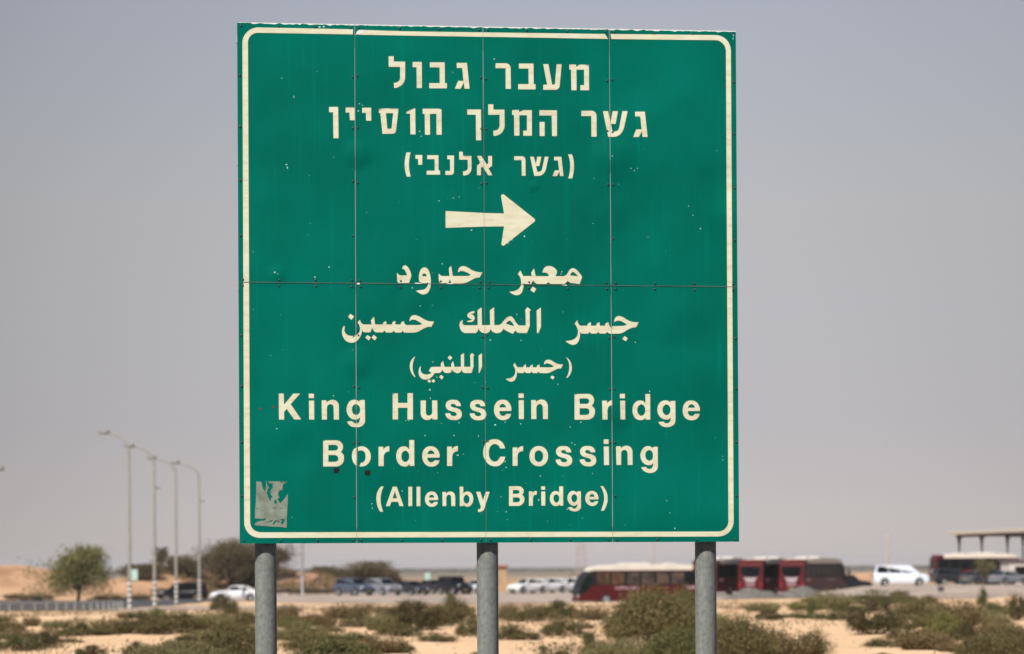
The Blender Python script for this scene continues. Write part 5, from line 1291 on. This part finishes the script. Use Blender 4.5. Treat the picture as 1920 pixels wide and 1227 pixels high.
def coach(loc, yaw, label, group='maroon coaches in the parking lot', painted_views=True, Lg=11.4):
    """x forward; the coach stands on z = 0"""
    root = empty('coach', loc, yaw, label, 'coach', group)
    W2 = 1.27; x0, x1 = -Lg / 2, Lg / 2
    ax = [x1 - 2.45, x0 + 3.3]; wr = .5
    prof = [(x0 + .03, .32)]
    for xc in sorted(ax):
        prof += [(xc - wr * 1.15, .32)] + [(xc - wr * 1.15 * math.cos(math.pi * k / 8), .32 + max(0, wr * 1.15 * math.sin(math.pi * k / 8) - .0) * .86) for k in range(1, 8)] + [(xc + wr * 1.15, .32)]
    prof += [(x1 - .05, .30), (x1, .55), (x1, 1.15), (x1 - .16, 1.7), (x1 - .62, 2.55), (x1 - 1.15, 3.04), (x0 + 1.05, 3.04), (x0 + .95, 3.40), (x0 + .40, 3.38), (x0 + .14, 3.1), (x0 + .06, 2.8), (x0, 1.6), (x0, .5)]
    b = MB().prism_y(prof, -W2, W2, 0)
    b.build('body', M_maroon, root, bevel=.06, seg=2)
    roof = [(x1 - 1.0, 2.92), (x1 - 1.45, 3.28), (x1 - 2.3, 3.47), (x1 - 4, 3.52), (x0 + 2.4, 3.50), (x0 + .97, 3.42), (x0 + 1.06, 3.0), (x1 - 1.1, 3.0)]
    rf = MB().prism_y(roof, -W2 - .01, W2 + .01, 0).build('roof', M_roofw, root, bevel=.10, seg=3)
    MB().box((x1 - 5.2, 0, 3.57), (2.5, 1.7, .16)).build('air_conditioner', M_ac, rf, bevel=.07)
    MB().box((x0 + 2.9, 0, 3.55), (1.1, 1.1, .12)).build('roof_hatch', M_ac, rf, bevel=.06)
    for s in (-1, 1):
        y = s * (W2 + .004); y2 = s * (W2 - .06)
        ya, yb = (y2, y) if s > 0 else (y, y2)
        MB().prism_y([(x0 + .25, 1.72), (x1 - 1.30, 1.72), (x1 - 1.30, 2.93), (x0 + .25, 2.93)], ya, yb).build('window_band', M_trim, root)
        xs = [x0 + .4 + i * (Lg - 1.9) / 7 for i in range(8)]
        for i in range(7):
            yy = s * (W2 + .010); y3 = s * (W2 - .02)
            MB().prism_y([(xs[i] + .12, 1.80), (xs[i + 1] - .12, 1.80), (xs[i + 1] - .12, 2.82), (xs[i] + .12, 2.82)], min(yy, y3), max(yy, y3)).build('window', (M_view_pane if i in (5, 6) else M_view_pane2 if i in (1, 2, 3, 4) else M_glass) if painted_views else M_glass, root, bevel=.005, seg=1)
        # the driver's side glass sweeps down to the nose
        yy = s * (W2 + .012); y3 = s * (W2 - .05)
        MB().prism_y([(x1 - .015, .85), (x1 - .02, 1.18), (x1 - .18, 1.7), (x1 - .62, 2.5), (x1 - 1.0, 2.86), (x1 - 1.26, 2.93), (x1 - 1.26, 1.72), (x1 - .75, 1.30)], min(yy, y3), max(yy, y3)).build('side_window', M_refl_glass, root)
        # script-like lettering, too blurred in the photo to read
        rl = random.Random(8); b = MB()
        yl = s * (W2 + .004)
        for i in range(10):
            cx = x1 - 3.35 - i * .21; hgt = rl.choice([.20, .26, .20, .30])
            for q in ([(cx - .07, 1.38), (cx - .02, 1.38), (cx - .02, 1.38 + hgt), (cx - .07, 1.38 + hgt)], [(cx - .03, 1.38), (cx + .08, 1.38), (cx + .08, 1.43), (cx - .03, 1.43)], [(cx + .03, 1.43), (cx + .075, 1.43), (cx + .075, 1.38 + hgt * .8), (cx + .03, 1.38 + hgt * .8)]):
                b.prism_y(q, min(yl, yl - s * .01), max(yl, yl - s * .01))
        b.build('lettering', M_letter, root)
        b = MB().prism_y([(x0 + .7, 1.40), (x0 + 1.5, 1.34), (x0 + 1.75, 1.62), (x0 + 1.2, 1.56), (x0 + .8, 1.62)], min(yl, yl - s * .01), max(yl, yl - s * .01))
        b.build('emblem', M_letter, root)
        for xc in ax: wheel(root, xc, s * (W2 - .14), wr, s, .28)
        b = MB().tube([(x1 - .55, s * W2 * .95, 2.75), (x1 + .12, s * (W2 + .12), 2.62), (x1 + .16, s * (W2 + .15), 2.35)], .03, 6)
        b.box((x1 + .17, s * (W2 + .17), 2.1), (.12, .2, .48)); b.build('mirror', M_trim, root)
        MB().box((x1 + .0, s * .92, .80), (.06, .42, .2)).build('headlight', M_lamp, root, bevel=.02)
        MB().box((x0 - .0, s * 1.08, 1.05), (.05, .18, .55)).build('tail_light', M_red, root, bevel=.02)
    b = MB()
    P = [(x1 + .012, .95), (x1 + .012, 1.16), (x1 - .15, 1.7), (x1 - .61, 2.55), (x1 - 1.08, 2.98)]
    for i in range(4):
        (xa, za), (xb, zb) = P[i], P[i + 1]
        b.add([(xa, -1.16, za), (xa, 1.16, za), (xb, 1.12, zb), (xb, -1.12, zb)], [(0, 1, 2, 3)], 0)
    b.build('windshield', M_refl_glass, root)
    # rear: lighter red panel, dark window with a rounded foot, white V below it
    xr = x0 - .012
    def rear(name, pts, m, dx=0.0):
        n = len(pts); tr = tessellate_polygon([[Vector((p[0], p[1], 0)) for p in pts]])
        def xx(z): return (x0 + .06 * max(0, (z - 1.6) / 1.2) ** 1.0) - .006 - dx
        A = [(xx(z), y, z) for y, z in pts]; B = [(xx(z) + .03, y, z) for y, z in pts]
        return MB().add(A + B, [tuple(t) for t in tr] + [tuple(n + i for i in reversed(t)) for t in tr] + [(i, (i + 1) % n, n + (i + 1) % n, n + i) for i in range(n)], 0).build(name, m, root)
    rear('rear_panel', [(-1.2, .5), (1.2, .5), (1.22, 1.6), (1.2, 2.85), (-1.2, 2.85), (-1.22, 1.6)], M_maroon_rear)
    rear('rear_window', [(-.95, 2.72), (-1.0, 2.3), (-.85, 1.95), (-.4, 1.74), (.4, 1.74), (.85, 1.95), (1.0, 2.3), (.95, 2.72)], M_glass, .012)
    rear('emblem', [(-.66, 1.76), (-.40, 1.26), (.40, 1.26), (.66, 1.76), (.40, 1.70), (-.40, 1.70)], M_emblem, .014)
    rear('lettering', [(-.45, .98), (.45, .98), (.45, 1.08), (-.45, 1.08)], M_letter, .012)
    MB().box((x0 - .015, 0, .66), (.03, .52, .12)).build('number_plate', M_plate, root)
    return root

def place(px, Y, dz=0.0): return on_ground(px, Y, dz)
def heading(deg): return R(90 - deg)        # degrees clockwise from the view direction -> yaw of an object whose nose is +x

# coach seen from the side, nose to the left
c1 = place(1196, 250.5); coach(c1 + Vector((0, 0, .0)), heading(-104), 'maroon coach with cream roof facing left, behind the huge shrub')
# three coaches parked side by side, tails towards us
def tail_at(px, Y, deg):
    t = on_ground(px, Y); a = R(deg)
    return t + Vector((math.sin(a), math.cos(a), 0)) * 5.7
for px, Y, deg, lab in ((1320, 268, 27, 'maroon coach leftmost of three side by side, tail hidden behind the right sign post'),
                        (1407, 268, 27, 'maroon coach in the middle of three side by side, tail above the left gravel heap'),
                        (1484, 267, 27, 'maroon coach whose long dark side shows at the right end of three side by side')):
    coach(tail_at(px, Y, deg), heading(deg), lab, painted_views=False)
p = place(1835, 328); coach(p, heading(82), 'maroon coach under the canopy at the right edge, behind parked cars', painted_views=False, Lg=11.0)

GP = 'cars parked in the lot between left and middle sign posts'
car('parked_car', 'van', (0.004, 0.005, 0.007), place(343, 288), heading(-96), 'black minivan on the road behind the third and fourth lamp posts', cat='minivan')
car('parked_car', 'sedan', (0.72, 0.74, 0.78), place(441, 259), heading(-98), 'white sedan driving left just beside the left sign post')
car('parked_car', 'suv', (0.07, 0.088, 0.125), place(664, 277), heading(140), 'blue-grey estate car at the left end of the row of parked cars', GP)
car('parked_car', 'suv', (0.20, 0.21, 0.245), place(718, 281), heading(146), 'silver car parked right of the blue-grey estate car, second of the row', GP)
car('parked_car', 'sedan', (0.03, 0.032, 0.038), place(772, 283), heading(148), 'dark grey car parked right of the silver car', GP)
car('parked_car', 'sedan', (0.034, 0.027, 0.030), place(812, 287), heading(148), 'dark brownish car between the dark grey car and the black off-road car', GP)
car('parked_car', 'jeep', (0.008, 0.010, 0.016), place(852, 283), heading(150), 'black off-road car taller than its neighbours, left of the middle sign post', GP)
car('parked_car', 'sedan', (0.66, 0.70, 0.76), place(896, 284), heading(-150), 'white car half hidden behind the middle sign post', GP)
GW = 'white cars parked in a row left of the coach'
for px, Y, lab in ((990, 281, 'white car at the left end of the row of white cars by the coach'), (1027, 284, 'white car in the middle of the row of white cars by the coach'),
                   (1063, 287, 'white car touching the coach front, at the right end of the white row')):
    car('parked_car', 'hatch', (0.74, 0.75, 0.77), place(px, Y), heading(-130), lab, GW)
car('parked_car', 'van', (0.70, 0.76, 0.84), place(1689, 262), heading(92), 'white minivan with dark windows facing right, standing alone on the lot', cat='minivan')
car('parked_car', 'suv', (0.012, 0.015, 0.020), place(1590, 288), heading(75), 'black car showing its nose behind the right-hand coach', cat='car')
GR_ = 'cars parked in front of the coach at the right edge'
car('parked_car', 'suv', (0.020, 0.024, 0.030), place(1788, 300), heading(80), 'black car parked at the left end in front of the right-edge coach', GR_)
car('parked_car', 'sedan', (0.07, 0.08, 0.095), place(1832, 297), heading(40), 'grey car with glinting windscreen beside the black one at the right', GR_)
car('parked_car', 'suv', (0.03, 0.035, 0.045), place(1862, 300), heading(62), 'dark grey car in front of the small olive tree at the right', GR_)
car('parked_car', 'sedan', (0.20, 0.22, 0.25), place(1892, 297), heading(55), 'silver car nearest to the right edge, in front of the white kiosk', GR_)

# ------------------------------------------------------------------ street furniture and the rest
M_pole = pmat('lamp_pole_steel', (0.33, 0.32, 0.29), .55, .2, var=.15, scale=3)
M_headm = pmat('lamp_head_metal', (0.22, 0.22, 0.21), .5, .2, var=.2, scale=6)
M_wht = pmat('white_band', (0.66, 0.65, 0.63), .6, var=.1, scale=8)
M_blkb = pmat('grey_band', (0.17, 0.165, 0.16), .7, var=.15, scale=8)
M_box = pmat('pale_green_sign', (0.42, 0.60, 0.54), .5, var=.12, scale=4)
M_grey = pmat('grey_steel', (0.30, 0.31, 0.32), .6, .2, var=.2, scale=3)
M_fence = pmat('fence_steel', (0.42, 0.42, 0.42), .6, .1, var=.15, scale=3)
M_dark = pmat('dark_steel', (0.045, 0.047, 0.05), .7, var=.25, scale=3)

def lamp_post(px, Y, top_py, label, arm=-1, armpx=46, extra=None, bands=True, base=None):
    p = base if base is not None else on_ground(px, Y, -.1)
    root = empty('street_lamp', p, 0, label, 'street lamp', 'street lamps along the road')
    h = CAMZ + ray(px, top_py).z * Y - p.z
    al = armpx * Y / F
    MB().tube([(0, 0, 0), (0, 0, h * .3), (0, 0, h * .7), (0, 0, h - .9)], [.135, .12, .10, .085], 12).build('pole', M_pole, root)
    pts = [(0, 0, h - .9), (arm * .05, 0, h - .45), (arm * al * .18, 0, h - .05), (arm * al * .42, 0, h + .28), (arm * al * .8, 0, h + .50)]
    MB().tube(pts, [.085, .08, .07, .065, .06], 10).build('arm', M_pole, root)
    b = MB()
    b.lathe([(.001, -.42), (.09, -.38), (.15, -.1), (.16, .15), (.12, .38), (.001, .42)], 12, 'X', (arm * (al * .8 + .35), 0, h + .56))
    b.build('lamp_head', M_headm, root)
    if bands:
        for k in range(5):
            b = MB().lathe([(.140, 0), (.146, .01), (.146, .19), (.140, .20)], 14, 'Z', (0, 0, .25 + k * .40))
            b.build('white_band', M_wht, root)
            b = MB().lathe([(.137, 0), (.1425, .01), (.1425, .18), (.137, .19)], 14, 'Z', (0, 0, .455 + k * .40)); b.build('grey_band', M_blkb, root)
    if extra == 'box':
        MB().box((.36, -.05, 2.55), (.46, .06, .78)).box((.1, -.03, 2.75), (.2, .04, .06)).build('sign_board', M_box, root, bevel=.02)
    if extra is not None and extra != 'box':
        MB().box((.28, -.02, extra), (.36, .16, .18)).tube([(0, 0, extra - .2), (.2, 0, extra)], .03, 6).build('camera_unit', M_headm, root, bevel=.03)
    return root
lamp_post(243, 202, 825, 'tallest street lamp at the left with a pale green board low on its pole', extra='box')
lamp_post(290, 217, 849.5, 'street lamp with a small box half way up, second from the left', extra=9.15)
lamp_post(330.5, 236, 871, 'plain street lamp standing before the windscreen end of the black minivan')
lamp_post(374, 252, 879, 'street lamp with a small box near its top, standing before the rear of the minivan', extra=9.0)
lamp_post(567, 292, 905, 'street lamp seen only below the sign, right of the left sign post')
lamp_post(-48, 190, 895, 'street lamp of which only the lamp head tip shows at the left edge', arm=1, armpx=46)

# guard fence along the road: pale posts, two thin rails
def fence(name, pts, hgt, label, rails, cat, pm, rm, pw=.07):
    """pts: (px, Y)"""
    P = [on_ground(*q) for q in pts]
    root = empty(name, P[0], 0, label, cat)
    o = P[0]
    for q in P:
        b = MB().box(tuple(q - o + Vector((0, 0, hgt / 2 - .05))), (pw, pw, hgt + .1)); b.build('fence_post', pm, root)
    for z, r in rails:
        b = MB().tube([tuple(q - o + Vector((0, -.05, z))) for q in P], r, 6); b.build('rail', rm, root)
    return root
fxs = [-22, -2, 18, 42, 66, 88, 107, 125, 141, 157, 171, 183, 194, 204, 213, 221, 228]
fence('guard_fence', [(x, 176 + 24 * (i / 16.0)) for i, x in enumerate(fxs)], .66, 'low guard fence with pale posts and thin rails along the road at the left', [(.64, .045), (.36, .03)], 'fence', M_fence, M_fence, .12)
fence('guard_rail', [(488 + i * 18, 286 + i * 1.6) for i in range(9)], .62, 'dark guard rail behind the fifth street lamp, left of the parked cars', [(.58, .07), (.42, .07)], 'guard rail', M_dark, M_dark, .09)

# heaps of grey gravel in front of the coaches
M_gravel = pmat('grey_gravel', (0.15, 0.14, 0.13), .95, var=.3, scale=3.5, bump=.04, bscale=5, spec=.1)
def heap(px, Y, hwpx, hpx, seed, label):
    p = on_ground(px, Y, -.05); w = hwpx * Y / F; h = hpx * Y / F
    b = MB(); n = 40; m = 14; V = []
    for j in range(m + 1):
        r = j / m
        for i in range(n):
            a = 2 * math.pi * i / n
            x, y = r * w * math.cos(a), r * w * .6 * math.sin(a)
            z = h * math.cos(r * math.pi / 2) ** 1.1 * (1 + .22 * noise.noise(Vector((x * .8 + seed, y * .8, 0)))) + .05 * noise.noise(Vector((x * 3, y * 3, seed)))
            V.append((x, y, max(-.1, z) if j < m else -.15))
    b.add(V, [(j * n + i, j * n + (i + 1) % n, (j + 1) * n + (i + 1) % n, (j + 1) * n + i) for j in range(m) for i in range(n)] + [tuple(range(n))], 0, True)
    o = b.build('gravel_heap', M_gravel); o.location = p
    return tag(o, label, 'gravel heap', 'gravel heaps in front of the coaches')
heap(1414, 225, 70, 25, 1.0, 'wide grey gravel heap below the tail of the middle coach')
heap(1502, 228, 55, 27, 5.0, 'smaller grey gravel heap below the tail of the right-hand coach')

# canopy at the right edge
M_fascia = pmat('cream_fascia', (0.60, 0.55, 0.46), .6, var=.08, scale=2)
M_ccol = pmat('canopy_column', (0.085, 0.08, 0.075), .7, var=.2, scale=2)
cA = at(1786, 1003, 352); cB = at(2075, 978, 300)
root = empty('canopy', (cA.x, cA.y, terrain(cA.x, cA.y)), 0, 'flat-roofed open canopy on dark columns behind the coach at the right edge', 'canopy')
o0 = Vector(root.location)
d = (cB - cA); d.z = 0; ln = d.length; ca = math.atan2(d.y, d.x)
ztop = CAMZ + ray(1786, 996.5).z * 352 - o0.z
rot = Matrix.Rotation(ca, 3, 'Z')
def cpt(t, s, z): return tuple(Vector((0, 0, 0)) + rot @ Vector((t, s, 0)) + Vector((0, 0, z)))
b = MB().box(cpt(ln / 2, 4, ztop - .22), (ln + 1.0, 9, .44), 0, rot); b.build('roof', M_fascia, root, bevel=.04)
b = MB()
for s in (0.6, 7.4): b.box(cpt(ln / 2, s, ztop - .60), (ln, .30, .34), 0, rot)
for k in range(6): b.box(cpt(ln * (k + .02) / 5.04, 4, ztop - .55), (.25, 6.5, .22), 0, rot)
b.build('roof_beam', M_ccol, root)
def along(px):
    """distance along the canopy's front edge seen at a photo column"""
    k = (px - CX) / F
    return (k * cA.y - cA.x) / ((cB.x - cA.x) - k * (cB.y - cA.y)) * ln
for px in (1790, 1832, 1880, 1909, 1955, 2010):
    t = along(px)
    b = MB().tube([cpt(t, .6, 0), cpt(t, .6, ztop - 1.9), cpt(t, .6, ztop - 1.2), cpt(t, .6, ztop - .75)], [.11, .13, .20, .36], 8)
    b.build('column', M_ccol, root)
for t in (ln * .55, ln * .98):
    b = MB().tube([cpt(t, 7.4, 0), cpt(t, 7.4, ztop - .75)], [.12, .14], 8)
    b.build('column', M_ccol, root)

# small white kiosk by the right edge
M_kiosk = pmat('kiosk_wall', (0.60, 0.545, 0.52), .7, var=.08, scale=2)
kp = place(1921, 312)
root = empty('kiosk', kp, R(8), 'pale kiosk with a dark window at the right edge, behind the silver car', 'kiosk')
MB().box((0, 0, 1.25), (4.4, 3.0, 2.5)).build('wall', M_kiosk, root, bevel=.03)
MB().box((0, 0, 2.62), (4.9, 3.5, .24)).build('roof', pmat('kiosk_roof', (0.12, 0.085, 0.085), .7, var=.2, scale=3), root, bevel=.03)
MB().box((-.9, -1.50, 1.5), (1.3, .04, .95)).build('window', M_glass, root)
MB().box((.9, -1.50, 1.05), (.9, .04, 2.0)).build('door', M_grey, root)

# narrow tan structure behind the middle post
M_tan = pmat('tan_wall', (0.42, 0.27, 0.16), .8, var=.15, scale=1.4, bump=.01, bscale=6)
tp = place(925, 300)
root = empty('guard_hut', tp, 0, 'tan guard hut with reddish roof edge, mostly hidden behind the middle sign post', 'hut')
MB().box((0, 0, 1.35), (2.9, 2.4, 2.7)).build('wall', M_tan, root, bevel=.03)
MB().box((-.1, 0, 2.8), (3.5, 2.9, .22)).build('roof', pmat('hut_roof', (0.36, 0.15, 0.09), .8, var=.15, scale=3), root, bevel=.04)
MB().box((-.2, -1.21, 1.5), (1.0, .04, .8)).build('window', M_glass, root)

# little dark sign on a thin post at the edge of the lot
sp = place(1763, 187)
root = empty('small_sign', sp, 0, 'small dark sign board on a thin post at the lot edge, below the right-edge coach', 'sign')
MB().tube([(0, 0, -.1), (0, 0, .9)], .02, 6).build('post', M_grey, root)
MB().box((.04, -.025, .80), (.42, .03, .34)).build('board', M_dark, root, bevel=.012)

# pale board above the parked cars
bp_ = place(802, 300)
root = empty('notice_board', bp_, 0, 'small pale board sticking up behind the parked dark cars', 'board')
MB().tube([(0, 0, -.1), (0, 0, 1.4)], .04, 6).build('post', M_grey, root)
MB().box((0, -.05, 1.75), (.55, .05, .8)).build('board', M_box, root, bevel=.02)

# mast and poles beyond the lot
M_mast = pmat('pale_mast', (0.52, 0.42, 0.40), .6, var=.15, scale=.4)
mp_ = place(1092, 640)
root = empty('lattice_mast', mp_, R(20), 'pale lattice mast rising behind the nose of the coach', 'mast')
mh = 16.0
for sx in (-1, 1):
    for sy in (-1, 1):
        MB().tube([(sx * 1.15, sy * 1.15, 0), (sx * .75, sy * .75, mh)], .09, 6).build('leg', M_mast, root)
b = MB(); k = 0; z = 0.0
while z < mh - 1:
    w0 = 1.15 - .4 * z / mh; w1 = 1.15 - .4 * (z + 1.3) / mh
    for a in range(4):
        q = Matrix.Rotation(a * math.pi / 2, 3, 'Z')
        b.tube([tuple(q @ Vector((-w0, -w0, z))), tuple(q @ Vector((w1, -w1, z + 1.3)))], .05, 4, 0, False)
        b.tube([tuple(q @ Vector((-w0, -w0, z))), tuple(q @ Vector((w0, -w0, z)))], .05, 4, 0, False)
    z += 1.3
b.build('lattice', M_mast, root)
for px, Y, top, lab in ((1224, 520, 960, 'thin pole rising behind the roof of the side-on coach'), (1665, 540, 1000, 'thin pole rising behind the white minivan')):
    q = place(px, Y); h = CAMZ + ray(px, top).z * Y - q.z
    root = empty('utility_pole', q, 0, lab, 'pole', 'thin poles on the plain')
    MB().tube([(0, 0, -.2), (0, 0, h)], [.22, .15], 8).build('pole', M_mast, root)
    MB().box((0, 0, h - .5), (1.0, .12, .14)).build('crossarm', M_mast, root)

# dry growth covering the bank behind the road (uncountable)
rnd = random.Random(77); b = MB()
for i in range(15000):
    px = rnd.uniform(285, 655); Y = rnd.uniform(308, 347)
    if noise.noise(Vector((px * .02, Y * .12, 4))) < -.12: continue
    x = X(px, Y); z = terrain(x, Y)
    for k in range(2):
        leaf(b, Vector((x + rnd.gauss(0, .15), Y + rnd.gauss(0, .15), z + rnd.uniform(0, .22))), rnd.uniform(.14, .34), rnd, 1.0, .35)
tag(b.build('dry_growth', leafmat('dry_growth', [(0.16, 0.105, 0.055), (0.24, 0.165, 0.09), (0.19, 0.14, 0.07), (0.30, 0.21, 0.12)], 0.1)), 'brown dry growth covering the bank behind the road', kind='stuff')
# low weeds and litter scattered over the near sand (uncountable)
b = MB()
for i in range(8500):
    Y = 45 + 175 * rnd.random() ** 1.3; px = rnd.uniform(-20, 1940); x = X(px, Y)
    if noise.noise(Vector((x * .17, Y * .10, 9))) < .0: continue
    z = terrain(x, Y)
    for k in range(7):
        leaf(b, Vector((x + rnd.gauss(0, .22), Y + rnd.gauss(0, .3), z + abs(rnd.gauss(0, .07)))), rnd.uniform(.04, .11), rnd, .8, .3)
tag(b.build('sparse_weeds', leafmat('weeds', [(0.12, 0.095, 0.05), (0.20, 0.16, 0.085), (0.27, 0.20, 0.12), (0.13, 0.12, 0.05)], 0.1)), 'sparse dry weeds and litter on the sand', kind='stuff')

b = MB(); rnd = random.Random(12)
for i in range(1500):
    Y = 46 + 110 * rnd.random(); px = rnd.uniform(-20, 1940); x = X(px, Y); z = terrain(x, Y); r = rnd.uniform(.02, .06) * (2.0 if rnd.random() < .05 else 1)
    P = [Vector((x, Y, z)) + Vector((a * rnd.uniform(.6, 1.2), c * rnd.uniform(.6, 1.2), e * rnd.uniform(.4, .8))) * r for a, c, e in ((1, 0, 0), (-1, 0, 0), (0, 1, 0), (0, -1, 0), (0, 0, 1), (0, 0, -1))]
    b.add(P, [(0, 2, 4), (2, 1, 4), (1, 3, 4), (3, 0, 4), (2, 0, 5), (1, 2, 5), (3, 1, 5), (0, 3, 5)], 0)
tag(b.build('stones', pmat('stone', (0.40, 0.31, 0.22), .95, var=.35, scale=.4, spec=.1)), 'small pale stones lying on the sand', kind='stuff')

# dark ground sheet, out of view, added to cut sand bounce on the posts
b = MB(); nx = 40; ys2 = [-50 + 2.2 * i for i in range(35)]
for yy in ys2:
    for i in range(nx + 1):
        xx = -70 + 140 * i / nx; b.v.append((xx, yy, terrain(xx, yy) + .03))
for j in range(len(ys2) - 1):
    for i in range(nx):
        a = j * (nx + 1) + i; b.f.append((a, a + 1, a + nx + 2, a + nx + 1)); b.m.append(0); b.sm.append(True)
tag(b.build('bounce_cut_sheet', asph_dark), 'added unseen dark ground sheet that cuts bounce light on the sign', kind='structure')

# ------------------------------------------------------------------ dusty air
hm = bpy.data.materials.new('dusty_air'); hm.use_nodes = True
n = hm.node_tree; n.nodes.clear()
oo = n.nodes.new('ShaderNodeOutputMaterial'); pv = n.nodes.new('ShaderNodeVolumePrincipled')
pv.inputs['Color'].default_value = (0.86, 0.86, 0.90, 1); pv.inputs['Density'].default_value = 0.00011; pv.inputs['Anisotropy'].default_value = 0.1
n.links.new(pv.outputs[0], oo.inputs['Volume'])
b = MB().box((0, 4800, 6), (7000, 9800, 26))
hz = b.build('haze', hm)
tag(hz, 'pale dusty air over the plain', kind='stuff')
